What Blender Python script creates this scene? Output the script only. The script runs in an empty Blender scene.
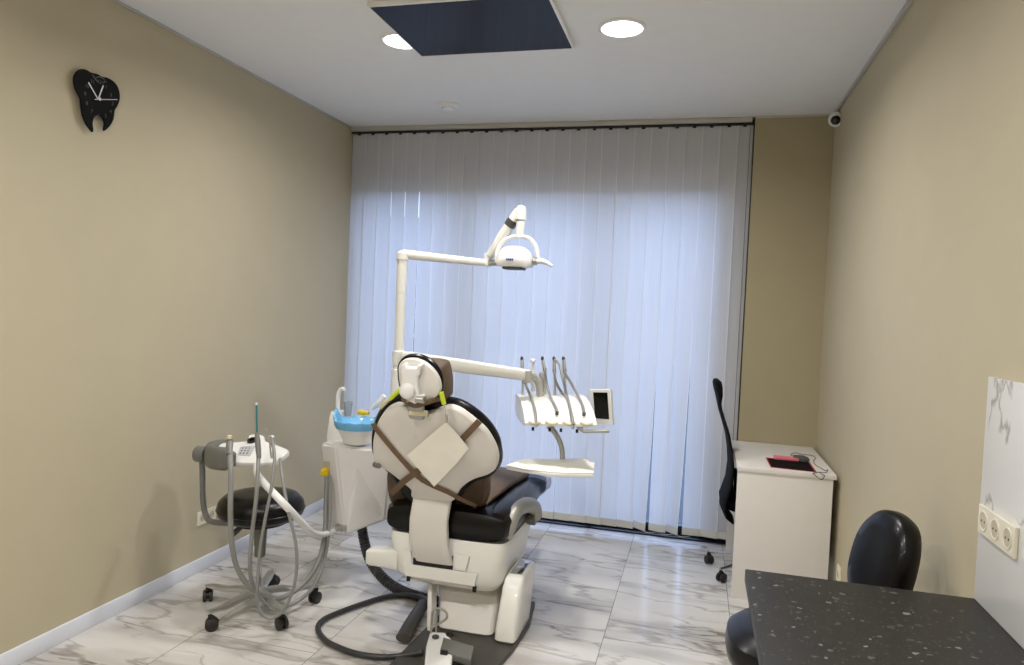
import bpy, bmesh, math, random
from mathutils import Vector, Matrix, noise
random.seed(7)
PI = math.pi
SC = bpy.context.scene
C = bpy.context.collection

# ---------------------------------------------------------------- camera
F, YAW, PITCH, ROLL = 708.966, 0.257506, 0.034293, 0.043270
CAM = Vector((2.6643, 0.0, 1.5635))
W, D, H = 3.442, 4.98, 2.90          # room width, depth to the window wall, height
cy, sy, cp, sp = math.cos(YAW), math.sin(YAW), math.cos(PITCH), math.sin(PITCH)
FW = Vector((-sy*cp, cy*cp, -sp)); r0 = Vector((cy, sy, 0)); u0 = r0.cross(FW)
RT = r0*math.cos(ROLL) + u0*math.sin(ROLL); UP = -r0*math.sin(ROLL) + u0*math.cos(ROLL)
cd = bpy.data.cameras.new('camera'); cam = bpy.data.objects.new('camera', cd); C.objects.link(cam)
cd.sensor_width = 36; cd.lens = F/1024*36; cd.clip_start = 0.05
m = Matrix((RT, UP, -FW)).transposed().to_4x4(); m.translation = CAM; cam.matrix_world = m
SC.camera = cam

# ---------------------------------------------------------------- light and exposure
SC.view_settings.view_transform = 'Standard'; SC.view_settings.look = 'None'
SC.view_settings.gamma = 1; SC.view_settings.use_curve_mapping = False
SC.view_settings.exposure = 0.0
SKY = 6.4
LAMP_W = 19.5                        # watts of each ceiling downlight
w = bpy.data.worlds.new('world'); SC.world = w; w.use_nodes = True
wn = w.node_tree.nodes; wl = w.node_tree.links
bg = wn['Background']; bg.inputs[0].default_value = (0.50, 0.66, 1.0, 1); bg.inputs[1].default_value = SKY
pl = bpy.data.lights.new('window_portal', 'AREA'); pl.shape = 'RECTANGLE'; pl.size = 2.9; pl.size_y = 2.5
pl.cycles.is_portal = True
po = bpy.data.objects.new('window_portal', pl); C.objects.link(po); po.location = (1.47, D+.34, 1.28)
po.rotation_euler = (-PI/2, 0, 0)

def P(u, v, **k):
    """point where the sight line through (u, v) meets the plane x=, y= or z= (each object has its own real distance)"""
    d = FW + RT*((u-512)/F) - UP*((v-332.5)/F)
    for a, i in (('x', 0), ('y', 1), ('z', 2)):
        if a in k:
            return CAM + d*((k[a]-CAM[i])/d[i])
def PP(u, v, p0, n):
    d = FW + RT*((u-512)/F) - UP*((v-332.5)/F)
    return CAM + d*((Vector(p0)-CAM).dot(n)/d.dot(n))
V = Vector

# ---------------------------------------------------------------- materials
def lin(c):
    c = c/255
    return c/12.92 if c <= .04045 else ((c+.055)/1.055)**2.4
def rgb(r, g, b): return (lin(r), lin(g), lin(b), 1)
def mat(name, col, rough=.5, metal=0, bump=0, bscale=200, spec=.5, coat=0, var=.04, vscale=12, trans=0):
    m = bpy.data.materials.new(name); m.use_nodes = True
    n, l = m.node_tree.nodes, m.node_tree.links
    b = n['Principled BSDF']
    b.inputs['Roughness'].default_value = rough; b.inputs['Metallic'].default_value = metal
    b.inputs['Specular IOR Level'].default_value = spec; b.inputs['Coat Weight'].default_value = coat
    b.inputs['Transmission Weight'].default_value = trans
    tc = n.new('ShaderNodeNewGeometry'); nz = n.new('ShaderNodeTexNoise'); nz.inputs['Scale'].default_value = vscale
    l.new(tc.outputs['Position'], nz.inputs['Vector'])
    mx = n.new('ShaderNodeMixRGB'); mx.blend_type = 'MULTIPLY'; mx.inputs[1].default_value = rgb(*col)
    cr = n.new('ShaderNodeValToRGB'); lo = 1-2*var
    cr.color_ramp.elements[0].position = .3; cr.color_ramp.elements[0].color = (lo, lo, lo, 1)
    cr.color_ramp.elements[1].position = .7; cr.color_ramp.elements[1].color = (1, 1, 1, 1)
    l.new(nz.outputs['Fac'], cr.inputs[0]); l.new(cr.outputs[0], mx.inputs[2]); mx.inputs[0].default_value = 1
    l.new(mx.outputs[0], b.inputs['Base Color'])
    if bump:
        n2 = n.new('ShaderNodeTexNoise'); n2.inputs['Scale'].default_value = bscale; n2.inputs['Detail'].default_value = 3
        l.new(tc.outputs['Position'], n2.inputs['Vector'])
        bp = n.new('ShaderNodeBump'); bp.inputs['Strength'].default_value = bump; bp.inputs['Distance'].default_value = .002
        l.new(n2.outputs['Fac'], bp.inputs['Height']); l.new(bp.outputs[0], b.inputs['Normal'])
    return m
def emis(name, col, s):
    m = bpy.data.materials.new(name); m.use_nodes = True
    n, l = m.node_tree.nodes, m.node_tree.links; n.remove(n['Principled BSDF'])
    e = n.new('ShaderNodeEmission'); e.inputs[0].default_value = col; e.inputs[1].default_value = s
    l.new(e.outputs[0], n['Material Output'].inputs[0]); return m

M = dict(
    wall=mat('beige_wallpaper', (191, 181, 154), .62, bump=.35, bscale=260, var=.015, vscale=5),
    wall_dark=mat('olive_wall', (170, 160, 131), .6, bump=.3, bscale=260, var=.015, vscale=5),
    ceil=mat('ceiling_white', (234, 236, 238), .85, var=.01),
    trim=mat('white_trim', (226, 230, 240), .35, var=.01),
    cream=mat('cream_enamel', (236, 236, 231), .28, coat=.3, var=.01),
    white=mat('white_plastic', (236, 236, 236), .3, coat=.2, var=.01),
    shell=mat('white_shell', (222, 218, 213), .42, var=.01),
    cabinet=mat('cabinet_white', (232, 230, 230), .22, coat=.3, var=.01),
    desk=mat('desk_laminate', (228, 224, 220), .5, var=.01),
    black=mat('black_vinyl', (4, 4, 5), .3, coat=.03, spec=.3, bump=.05, bscale=300, var=.05),
    matt=mat('matt_black_acrylic', (4, 4, 5), .5, spec=.08, var=.02),
    blackpl=mat('black_plastic', (14, 14, 15), .45, var=.05),
    mesh=mat('black_mesh', (5, 5, 5), .8, spec=.15, bump=.5, bscale=500, var=.1),
    brown=mat('brown_cover', (98, 80, 62), .6, bump=.5, bscale=45, var=.08, vscale=30),
    strap=mat('brown_strap', (112, 88, 62), .65, bump=.3, bscale=300, var=.05),
    grey=mat('grey_plastic', (112, 112, 108), .45, var=.03),
    tube=mat('grey_hose', (140, 140, 138), .4, var=.03),
    dtube=mat('dark_corrugated_hose', (52, 52, 54), .4, var=.05),
    base=mat('dark_steel_plate', (78, 75, 70), .45, metal=.3, var=.04),
    steel=mat('brushed_steel', (196, 196, 194), .3, metal=.9, var=.03),
    chrome=mat('chrome', (215, 215, 218), .1, metal=1, var=.01),
    silver=mat('silver_armrest', (172, 170, 164), .42, metal=.45, var=.02),
    caster=mat('caster_rubber', (38, 36, 36), .5, var=.05),
    yellow=mat('yellow_plastic', (232, 200, 30), .4, var=.03),
    lime=mat('lime_coil', (200, 220, 40), .4, var=.03),
    teal=mat('teal_tube', (24, 118, 128), .35, var=.02),
    paper=mat('bib_paper', (250, 247, 236), .9, bump=.4, bscale=120, var=.02),
    paperw=mat('tray_paper', (240, 238, 228), .85, bump=.3, bscale=60, var=.02),
    screen=mat('dark_screen', (10, 12, 10), .15, var=.01),
    navy=mat('navy_glass', (10, 13, 24), .06, var=.01, coat=.0, spec=.06),
    led=emis('led_diffuser', (1, .975, .93, 1), 14.0),
    socket=mat('ivory_socket', (232, 226, 206), .35, var=.01),
    sockin=mat('socket_recess', (200, 190, 165), .4, var=.01),
    hole=mat('dark_hole', (40, 36, 30), .6),
    frame=mat('black_window_frame', (22, 24, 28), .4, var=.03),
    rail=mat('rail_aluminium', (196, 194, 188), .35, metal=.2, var=.02),
    red=mat('red_trim', (190, 40, 60), .5), pink=mat('pink_plastic', (232, 120, 140), .4),
    blue=mat('blue_print', (40, 80, 150), .4),
    dgrey=mat('dark_grey_rubber', (72, 72, 72), .5, var=.03),
    sticker=mat('grey_keypad', (190, 192, 196), .4),
    whitehand=mat('white_clock_hand', (225, 225, 225), .3), dim=mat('dim_numeral', (60, 60, 62), .4),
    fac=mat('facade_render', (60, 68, 80), .9, var=.1, vscale=1), facw=mat('facade_band', (150, 155, 165), .8),
    road=mat('pavement', (58, 60, 64), .9, bump=.3, bscale=20, var=.1, vscale=3),
    ivory=mat('ivory_plastic', (224, 216, 186), .4, var=.02),
)
def mixmat(name, cols):
    m = bpy.data.materials.new(name); m.use_nodes = True
    n, l = m.node_tree.nodes, m.node_tree.links; n.remove(n['Principled BSDF'])
    out = n['Material Output']
    return m, n, l, out
# glass pane
m_, n_, l_, o_ = mixmat('window_glass', None)
t = n_.new('ShaderNodeBsdfTransparent'); t.inputs[0].default_value = (.95, .97, 1, 1)
g = n_.new('ShaderNodeBsdfGlossy'); g.inputs['Roughness'].default_value = .02
mx = n_.new('ShaderNodeMixShader'); lw = n_.new('ShaderNodeLayerWeight'); lw.inputs[0].default_value = .15
l_.new(lw.outputs['Fresnel'], mx.inputs[0]); l_.new(t.outputs[0], mx.inputs[1]); l_.new(g.outputs[0], mx.inputs[2]); l_.new(mx.outputs[0], o_.inputs[0])
M['glass'] = m_
# clear blue polythene, clear cups
def film(name, col, a, rough=.2):
    m, n, l, o = mixmat(name, None)
    t = n.new('ShaderNodeBsdfTransparent'); t.inputs[0].default_value = col
    b = n.new('ShaderNodeBsdfPrincipled'); b.inputs['Base Color'].default_value = col; b.inputs['Roughness'].default_value = rough
    mx = n.new('ShaderNodeMixShader'); mx.inputs[0].default_value = a
    nz = n.new('ShaderNodeTexNoise'); nz.inputs['Scale'].default_value = 60
    bp = n.new('ShaderNodeBump'); bp.inputs['Strength'].default_value = .5; bp.inputs['Distance'].default_value = .004
    l.new(nz.outputs['Fac'], bp.inputs['Height']); l.new(bp.outputs[0], b.inputs['Normal'])
    l.new(t.outputs[0], mx.inputs[1]); l.new(b.outputs[0], mx.inputs[2]); l.new(mx.outputs[0], o.inputs[0]); return m
M['bluefilm'] = film('blue_polythene', rgb(150, 215, 250), .55)
M['clearfilm'] = film('clear_polythene', rgb(196, 204, 226), .75, .2)
M['clear'] = film('clear_cup', rgb(225, 230, 235), .3, .05)
# blind fabric: reflects and lets daylight through
m_, n_, l_, o_ = mixmat('blind_fabric', None)
d = n_.new('ShaderNodeBsdfDiffuse'); tr = n_.new('ShaderNodeBsdfTranslucent'); mx = n_.new('ShaderNodeMixShader')
geo = n_.new('ShaderNodeNewGeometry'); mp = n_.new('ShaderNodeMapping'); mp.inputs['Scale'].default_value = (260, 260, 3)
nz = n_.new('ShaderNodeTexNoise'); nz.inputs['Scale'].default_value = 1; l_.new(geo.outputs['Position'], mp.inputs[0]); l_.new(mp.outputs[0], nz.inputs['Vector'])
cr = n_.new('ShaderNodeValToRGB'); cr.color_ramp.elements[0].position = .35; cr.color_ramp.elements[1].position = .65
cr.color_ramp.elements[0].color = (.73, .73, .74, 1); cr.color_ramp.elements[1].color = (.77, .77, .78, 1)
l_.new(nz.outputs['Fac'], cr.inputs[0]); l_.new(cr.outputs[0], d.inputs[0]); l_.new(cr.outputs[0], tr.inputs[0])
mx.inputs[0].default_value = .42; l_.new(d.outputs[0], mx.inputs[1]); l_.new(tr.outputs[0], mx.inputs[2]); l_.new(mx.outputs[0], o_.inputs[0])
M['blind'] = m_
m_, n_, l_, o_ = mixmat('blind_lit_edge', None)  # paler slat edge: light caught along the overlap, put into the colour
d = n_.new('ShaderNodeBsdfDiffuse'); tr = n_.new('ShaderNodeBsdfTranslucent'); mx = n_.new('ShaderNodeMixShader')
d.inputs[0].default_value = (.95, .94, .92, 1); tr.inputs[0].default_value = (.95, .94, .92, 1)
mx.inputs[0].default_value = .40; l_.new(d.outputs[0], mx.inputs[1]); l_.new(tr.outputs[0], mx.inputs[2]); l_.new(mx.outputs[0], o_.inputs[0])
M['lit_edge'] = m_
M['hem'] = mat('blind_hem', (214, 212, 204), .8, var=.02)

# marble tiles
def marble():
    m = bpy.data.materials.new('marble_floor_tiles'); m.use_nodes = True
    n, l = m.node_tree.nodes, m.node_tree.links; b = n['Principled BSDF']
    def math_(op, a, b_=None, c=None):
        q = n.new('ShaderNodeMath'); q.operation = op
        for i, x in enumerate((a, b_, c)):
            if x is None: continue
            if isinstance(x, (int, float)): q.inputs[i].default_value = x
            else: l.new(x, q.inputs[i])
        return q.outputs[0]
    geo = n.new('ShaderNodeNewGeometry'); sx = n.new('ShaderNodeSeparateXYZ'); l.new(geo.outputs['Position'], sx.inputs[0])
    X, Y = sx.outputs[0], sx.outputs[1]
    cx = math_('DIVIDE', math_('SUBTRACT', X, .495), .6); ci = math_('FLOOR', cx); fx = math_('SUBTRACT', cx, ci)
    half = math_('MULTIPLY', math_('MODULO', math_('ADD', ci, 10), 2), .5)
    ty = math_('ADD', math_('DIVIDE', math_('SUBTRACT', Y, 3.40-.62), 1.2), half); ti = math_('FLOOR', ty); fy = math_('SUBTRACT', ty, ti)
    ex = math_('MULTIPLY', math_('MINIMUM', fx, math_('SUBTRACT', 1, fx)), .6)
    ey = math_('MULTIPLY', math_('MINIMUM', fy, math_('SUBTRACT', 1, fy)), 1.2)
    e = math_('MINIMUM', ex, ey); grout = math_('LESS_THAN', e, .0016)
    cid = n.new('ShaderNodeCombineXYZ'); l.new(ci, cid.inputs[0]); l.new(ti, cid.inputs[1])
    wn_ = n.new('ShaderNodeTexWhiteNoise'); wn_.noise_dimensions = '2D'; l.new(cid.outputs[0], wn_.inputs['Vector'])
    vm = n.new('ShaderNodeVectorMath'); vm.operation = 'MULTIPLY_ADD'; l.new(wn_.outputs['Color'], vm.inputs[0]); vm.inputs[1].default_value = (9, 9, 9); l.new(geo.outputs['Position'], vm.inputs[2])
    mp = n.new('ShaderNodeMapping'); mp.inputs['Rotation'].default_value = (0, 0, .30); mp.inputs['Scale'].default_value = (.5, 1.9, 1); l.new(vm.outputs[0], mp.inputs[0])
    wz = n.new('ShaderNodeTexNoise'); wz.inputs['Scale'].default_value = 3.2; wz.inputs['Detail'].default_value = 5; l.new(mp.outputs[0], wz.inputs['Vector'])
    v2 = n.new('ShaderNodeVectorMath'); v2.operation = 'MULTIPLY_ADD'; l.new(wz.outputs['Color'], v2.inputs[0]); v2.inputs[1].default_value = (.42, .42, .42); l.new(mp.outputs[0], v2.inputs[2])
    def vein(scale, width, det):
        z = n.new('ShaderNodeTexNoise'); z.inputs['Scale'].default_value = scale; z.inputs['Detail'].default_value = det; z.inputs['Roughness'].default_value = .45
        l.new(v2.outputs[0], z.inputs['Vector'])
        a = math_('ABSOLUTE', math_('SUBTRACT', z.outputs['Fac'], .5))
        mr = n.new('ShaderNodeMapRange'); l.new(a, mr.inputs[0]); mr.inputs[1].default_value = 0; mr.inputs[2].default_value = width; mr.inputs[3].default_value = 1; mr.inputs[4].default_value = 0
        mr.interpolation_type = 'SMOOTHSTEP'
        return mr.outputs[0]
    va = vein(1.5, .022, 4); vb = vein(2.9, .026, 5); vc = vein(1.2, .11, 5)
    msk = n.new('ShaderNodeTexNoise'); msk.inputs['Scale'].default_value = 2.2; l.new(mp.outputs[0], msk.inputs['Vector'])
    mk = n.new('ShaderNodeMapRange'); l.new(msk.outputs['Fac'], mk.inputs[0]); mk.inputs[1].default_value = .42; mk.inputs[2].default_value = .62
    f = math_('ADD', math_('MULTIPLY', va, .45), math_('MULTIPLY', math_('MULTIPLY', vb, mk.outputs[0]), .5))
    f = math_('MINIMUM', math_('ADD', f, math_('MULTIPLY', math_('MULTIPLY', vc, mk.outputs[0]), .42)), 1)
    c1 = n.new('ShaderNodeMixRGB'); c1.inputs[1].default_value = rgb(214, 211, 208); c1.inputs[2].default_value = rgb(122, 114, 107); l.new(f, c1.inputs[0])
    c2 = n.new('ShaderNodeMixRGB'); l.new(grout, c2.inputs[0]); l.new(c1.outputs[0], c2.inputs[1]); c2.inputs[2].default_value = rgb(120, 114, 108)
    l.new(c2.outputs[0], b.inputs['Base Color']); b.inputs['Roughness'].default_value = .2
    b.inputs['Specular IOR Level'].default_value = .5
    return m
M['marble'] = marble()
def granite():
    m = bpy.data.materials.new('speckled_black_worktop'); m.use_nodes = True
    n, l = m.node_tree.nodes, m.node_tree.links; b = n['Principled BSDF']
    geo = n.new('ShaderNodeNewGeometry')
    nz = n.new('ShaderNodeTexNoise'); nz.inputs['Scale'].default_value = 40; l.new(geo.outputs['Position'], nz.inputs['Vector'])
    ad = n.new('ShaderNodeVectorMath'); ad.operation = 'MULTIPLY_ADD'; l.new(nz.outputs['Color'], ad.inputs[0]); ad.inputs[1].default_value = (.03, .03, .03); l.new(geo.outputs['Position'], ad.inputs[2])
    def layer(sc, th, prev, col, dens):
        vo = n.new('ShaderNodeTexVoronoi'); vo.inputs['Scale'].default_value = sc; l.new(ad.outputs[0], vo.inputs['Vector'])
        sep = n.new('ShaderNodeSeparateColor'); l.new(vo.outputs['Color'], sep.inputs[0])
        sz = n.new('ShaderNodeMath'); sz.operation = 'MULTIPLY'; l.new(sep.outputs[1], sz.inputs[0]); sz.inputs[1].default_value = th
        a = n.new('ShaderNodeMath'); a.operation = 'LESS_THAN'; l.new(vo.outputs['Distance'], a.inputs[0]); l.new(sz.outputs[0], a.inputs[1])
        k = n.new('ShaderNodeMath'); k.operation = 'LESS_THAN'; l.new(sep.outputs[0], k.inputs[0]); k.inputs[1].default_value = dens
        mu = n.new('ShaderNodeMath'); mu.operation = 'MULTIPLY'; l.new(a.outputs[0], mu.inputs[0]); l.new(k.outputs[0], mu.inputs[1])
        mm = n.new('ShaderNodeMath'); mm.operation = 'MULTIPLY'; l.new(mu.outputs[0], mm.inputs[0]); l.new(sep.outputs[2], mm.inputs[1])
        mx = n.new('ShaderNodeMixRGB'); l.new(mm.outputs[0], mx.inputs[0])
        if prev is None: mx.inputs[1].default_value = rgb(40, 39, 37)
        else: l.new(prev, mx.inputs[1])
        mx.inputs[2].default_value = col; return mx.outputs[0]
    c = layer(130, .45, None, rgb(82, 82, 79), .4)
    c = layer(48, .44, c, rgb(138, 138, 133), .42)
    l.new(c, b.inputs['Base Color']); b.inputs['Roughness'].default_value = .5; b.inputs['Specular IOR Level'].default_value = .35; return m
M['granite'] = granite()
def marble_panel():
    m = bpy.data.materials.new('white_marble_panel'); m.use_nodes = True
    n, l = m.node_tree.nodes, m.node_tree.links; b = n['Principled BSDF']
    geo = n.new('ShaderNodeNewGeometry'); mp = n.new('ShaderNodeMapping'); mp.inputs['Rotation'].default_value = (.75, 0, 0); mp.inputs['Scale'].default_value = (1, 1.3, .7)
    l.new(geo.outputs['Position'], mp.inputs[0])
    z = n.new('ShaderNodeTexNoise'); z.inputs['Scale'].default_value = 2.6; z.inputs['Detail'].default_value = 5; l.new(mp.outputs[0], z.inputs['Vector'])
    a = n.new('ShaderNodeMath'); a.operation = 'SUBTRACT'; l.new(z.outputs['Fac'], a.inputs[0]); a.inputs[1].default_value = .5
    q0 = n.new('ShaderNodeMath'); q0.operation = 'ABSOLUTE'; l.new(a.outputs[0], q0.inputs[0])
    k = n.new('ShaderNodeTexNoise'); k.inputs['Scale'].default_value = 3.4; l.new(geo.outputs['Position'], k.inputs['Vector'])
    q = n.new('ShaderNodeMath'); q.operation = 'ADD'; l.new(q0.outputs[0], q.inputs[0]); kk = n.new('ShaderNodeMapRange'); l.new(k.outputs['Fac'], kk.inputs[0]); kk.inputs[1].default_value = .45; kk.inputs[2].default_value = .6; kk.inputs[3].default_value = .03; kk.inputs[4].default_value = 0; l.new(kk.outputs[0], q.inputs[1])
    cr = n.new('ShaderNodeValToRGB'); cr.color_ramp.elements[0].color = rgb(176, 173, 170); cr.color_ramp.elements[1].color = rgb(232, 232, 232); cr.color_ramp.elements[1].position = .012
    l.new(q.outputs[0], cr.inputs[0]); l.new(cr.outputs[0], b.inputs['Base Color']); b.inputs['Roughness'].default_value = .25; return m
M['panel'] = marble_panel()

# ---------------------------------------------------------------- mesh helpers
def box(bm, lo, hi, bev=0, seg=2):
    lo, hi = V(lo), V(hi); vs = []
    r = bmesh.ops.create_cube(bm, size=1); c = (lo+hi)/2; s = hi-lo
    for v in r['verts']: v.co = V((v.co.x*s.x, v.co.y*s.y, v.co.z*s.z)) + c
    if bev:
        es = list({e for v in r['verts'] for e in v.link_edges})
        bmesh.ops.bevel(bm, geom=es, offset=bev, segments=seg, profile=.5, affect='EDGES', clamp_overlap=True)
def frame_for(d):
    d = d.normalized(); a = V((0, 0, 1)) if abs(d.z) < .9 else V((1, 0, 0))
    x = a.cross(d).normalized(); return x, d.cross(x)
def rings(bm, R, cap0=True, cap1=True, closed=False):
    L = [[bm.verts.new(p) for p in r] for r in R]; n = len(L[0])
    k = len(L) if closed else len(L)-1
    for i in range(k):
        a, b = L[i], L[(i+1) % len(L)]
        for j in range(n):
            bm.faces.new((a[j], a[(j+1) % n], b[(j+1) % n], b[j]))
    if not closed:
        if cap0: bm.faces.new(L[0][::-1])
        if cap1: bm.faces.new(L[-1])
def cyl(bm, p0, p1, a, b=None, seg=20, bev=0):
    p0, p1 = V(p0), V(p1); b = a if b is None else b; x, y = frame_for(p1-p0); dd = (p1-p0).normalized()
    def ring(c, r): return [c + (x*math.cos(2*PI*i/seg) + y*math.sin(2*PI*i/seg))*r for i in range(seg)]
    if bev: R = [ring(p0, a-bev), ring(p0+dd*bev, a), ring(p1-dd*bev, b), ring(p1, b-bev)]
    else: R = [ring(p0, a), ring(p1, b)]
    rings(bm, R)
def lathe(bm, prof, c, axis=V((0, 0, 1)), seg=28):
    c = V(c); x, y = frame_for(axis); ax = axis.normalized()
    rings(bm, [[c + ax*h + (x*math.cos(2*PI*i/seg) + y*math.sin(2*PI*i/seg))*max(r, 1e-4) for i in range(seg)] for r, h in prof])
def smooth(pts, sub=6, closed=False):
    pts = [V(p) for p in pts]; n = len(pts); out = []
    if sub <= 1: return pts
    for i in range(n if closed else n-1):
        g = lambda k: pts[k % n] if closed else pts[min(max(k, 0), n-1)]
        a, b, c, d = g(i-1), g(i), g(i+1), g(i+2)
        for s in range(sub):
            t = s/sub
            out.append(.5*((2*b) + (c-a)*t + (2*a-5*b+4*c-d)*t*t + (3*b-a-3*c+d)*t*t*t))
    if not closed: out.append(pts[-1])
    return out
def tube(bm, pts, r, seg=10, sub=6, asp=1.0, ridge=0):
    pts = smooth(pts, sub); n = len(pts)
    rr = (lambda t: r) if isinstance(r, (int, float)) else (lambda t: r[min(int(t*(len(r)-1)), len(r)-2)]*(1-(t*(len(r)-1)-min(int(t*(len(r)-1)), len(r)-2))) + r[min(int(t*(len(r)-1)), len(r)-2)+1]*(t*(len(r)-1)-min(int(t*(len(r)-1)), len(r)-2)))
    x = None; R = []
    for i, p in enumerate(pts):
        d = (pts[min(i+1, n-1)]-pts[max(i-1, 0)]).normalized()
        if x is None: x, y = frame_for(d)
        else:
            x = (x - d*x.dot(d)).normalized(); y = d.cross(x)
        q = rr(i/(n-1))*(1-(ridge if i % 2 else 0))
        R.append([p + (x*math.cos(2*PI*k/seg)*asp + y*math.sin(2*PI*k/seg))*q for k in range(seg)])
    rings(bm, R)
def inset(ring, n, d):
    k = len(ring); out = []
    area = V((0, 0, 0))
    for i in range(k): area += ring[i].cross(ring[(i+1) % k])
    s = 1 if area.dot(n) > 0 else -1
    for i in range(k):
        a, b, c = ring[i-1], ring[i], ring[(i+1) % k]
        e1 = (b-a).normalized(); e2 = (c-b).normalized()
        m1 = n.cross(e1)*s; m2 = n.cross(e2)*s; mm = (m1+m2)
        if mm.length < 1e-6: mm = m1
        mm.normalize(); q = max(.5, mm.dot(m1)); out.append(b + mm*(d/q))
    return out
def slab(bm, ring, n, th, bev=.004, sub=4, dome=0, dome_back=0):
    """closed outline -> solid of thickness th along n, rounded edges, optional domed faces"""
    n = V(n).normalized(); ring = smooth(ring, sub, True) if sub > 1 else [V(p) for p in ring]
    c = sum(ring, V((0, 0, 0)))/len(ring)
    def shr(r, s): return [c + (p-c)*s for p in r]
    def at(r, h): return [p + n*h for p in r]
    i1, i2 = inset(ring, n, bev), inset(ring, n, bev*.3)
    R = []
    if dome: R += [at(shr(i1, s), -dome*(1-s*s)) for s in (.3, .6, .85)]
    R += [at(i1, 0), at(i2, bev*.3), at(ring, bev), at(ring, th-bev), at(i2, th-bev*.3), at(i1, th)]
    if dome_back: R += [at(shr(i1, s), th+dome_back*(1-s*s)) for s in (.85, .6, .3)]
    n0 = len(bm.faces); rings(bm, R); bm.faces.ensure_lookup_table(); k = len(bm.faces)
    if not dome:
        for e in bm.faces[k-2].edges: e.smooth = False
    if not dome_back:
        for e in bm.faces[k-1].edges: e.smooth = False
def sup(c, x, y, a, b, e=4, n=24):
    c, x, y = V(c), V(x), V(y); o = []
    for i in range(n):
        t = 2*PI*i/n; ct, st = math.cos(t), math.sin(t)
        o.append(c + x*a*math.copysign(abs(ct)**(2/e), ct) + y*b*math.copysign(abs(st)**(2/e), st))
    return o
def strip(bm, pts, n, wd, th):
    """flat band along pts, lying on surface with normal n"""
    n = V(n).normalized(); R = []; pts = [V(p) for p in pts]
    for i, p in enumerate(pts):
        d = (pts[min(i+1, len(pts)-1)]-pts[max(i-1, 0)]).normalized(); s = d.cross(n).normalized()*wd/2
        R.append([p-s, p+s, p+s+n*th, p-s+n*th])
    rings(bm, R)

# ---------------------------------------------------------------- object helpers (all vertices are built in room coordinates)
ORG = {}
def obj(name, bm, m, parent=None, angle=38, origin=None, flat=False):
    bmesh.ops.recalc_face_normals(bm, faces=bm.faces)
    bm.normal_update()
    vs = [v.co for v in bm.verts]
    lo = V((min(v.x for v in vs), min(v.y for v in vs), min(v.z for v in vs))); hi = V((max(v.x for v in vs), max(v.y for v in vs), max(v.z for v in vs)))
    wo = V(origin) if origin else V(((lo.x+hi.x)/2, (lo.y+hi.y)/2, lo.z))
    if not flat:
        lim = math.radians(angle)
        for e in bm.edges:
            if e.smooth and len(e.link_faces) == 2 and e.calc_face_angle(0) > lim: e.smooth = False
    me = bpy.data.meshes.new(name); bmesh.ops.translate(bm, verts=bm.verts, vec=-wo); bm.to_mesh(me); bm.free()
    if not flat:
        me.polygons.foreach_set('use_smooth', [True]*len(me.polygons))
    for q in (m if isinstance(m, (list, tuple)) else [m]): me.materials.append(M[q] if isinstance(q, str) else q)
    o = bpy.data.objects.new(name, me); C.objects.link(o)
    o.location = wo - (ORG[parent.name] if parent else V((0, 0, 0)))
    if parent: o.parent = parent
    ORG[o.name] = wo
    return o
def thing(name, loc, label, cat, group=None):
    o = bpy.data.objects.new(name, None); o.empty_display_size = .05; C.objects.link(o); o.location = loc; ORG[o.name] = V(loc)
    return tag(o, label, cat, group)
def tag(o, label, cat, group=None):
    o['label'] = label; o['category'] = cat
    if group: o['group'] = group
    return o
def struct(name, bm, m, **k):
    o = obj(name, bm, m, **k); o['kind'] = 'structure'; return o
def B(): return bmesh.new()
def quick(name, m, parent, fn, *a, **k):
    bm = B(); fn(bm, *a, **k); return obj(name, bm, m, parent)
def quad(bm, a, b, c, d): bm.faces.new([bm.verts.new(V(p)) for p in (a, b, c, d)])

# ================================================================ SETTING
YB = -2.2                                  # wall behind the camera
bm = B(); box(bm, (-.2, YB-.2, -.12), (W+.2, D+.4, 0)); struct('floor', bm, 'marble', flat=True)
bm = B(); box(bm, (-.2, YB-.2, H), (W+.2, D+.4, H+.15)); struct('ceiling', bm, 'ceil', flat=True)
bm = B(); box(bm, (-.2, YB-.2, 0), (0, D+.4, H)); struct('wall_left', bm, 'wall', flat=True)
bm = B(); box(bm, (W, YB-.2, 0), (W+.2, D+.4, H)); struct('wall_right', bm, 'wall', flat=True)
bm = B(); box(bm, (0, YB-.2, 0), (W, YB, H)); struct('wall_near', bm, 'wall', flat=True)
XW = 2.955                                  # right edge of the window opening
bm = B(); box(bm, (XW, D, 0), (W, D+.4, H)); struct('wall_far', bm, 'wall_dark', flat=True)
bm = B(); box(bm, (0, D+.2, 2.5), (XW, D+.4, H)); struct('wall_lintel', bm, 'ceil', flat=True)
# baseboards with a small rounded top
def baseboard(name, lo, hi):
    bm = B(); box(bm, lo, hi, .004); struct(name, bm, 'trim')
baseboard('baseboard_left', (0, YB, 0), (.014, D+.06, .077))
baseboard('baseboard_right', (W-.014, YB, 0), (W, D, .07))
baseboard('baseboard_far', (XW, D-.014, 0), (W-.014, D, .07))
# ceiling coving
for nm, lo, hi in (('trim_1', (0, YB, H-.014), (.012, D, H)), ('trim_2', (W-.018, YB, H-.018), (W, D, H)), ('trim_3', (XW, D-.012, H-.012), (W-.018, D, H))):
    bm = B(); box(bm, lo, hi, .003); struct(nm, bm, 'rail')
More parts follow.
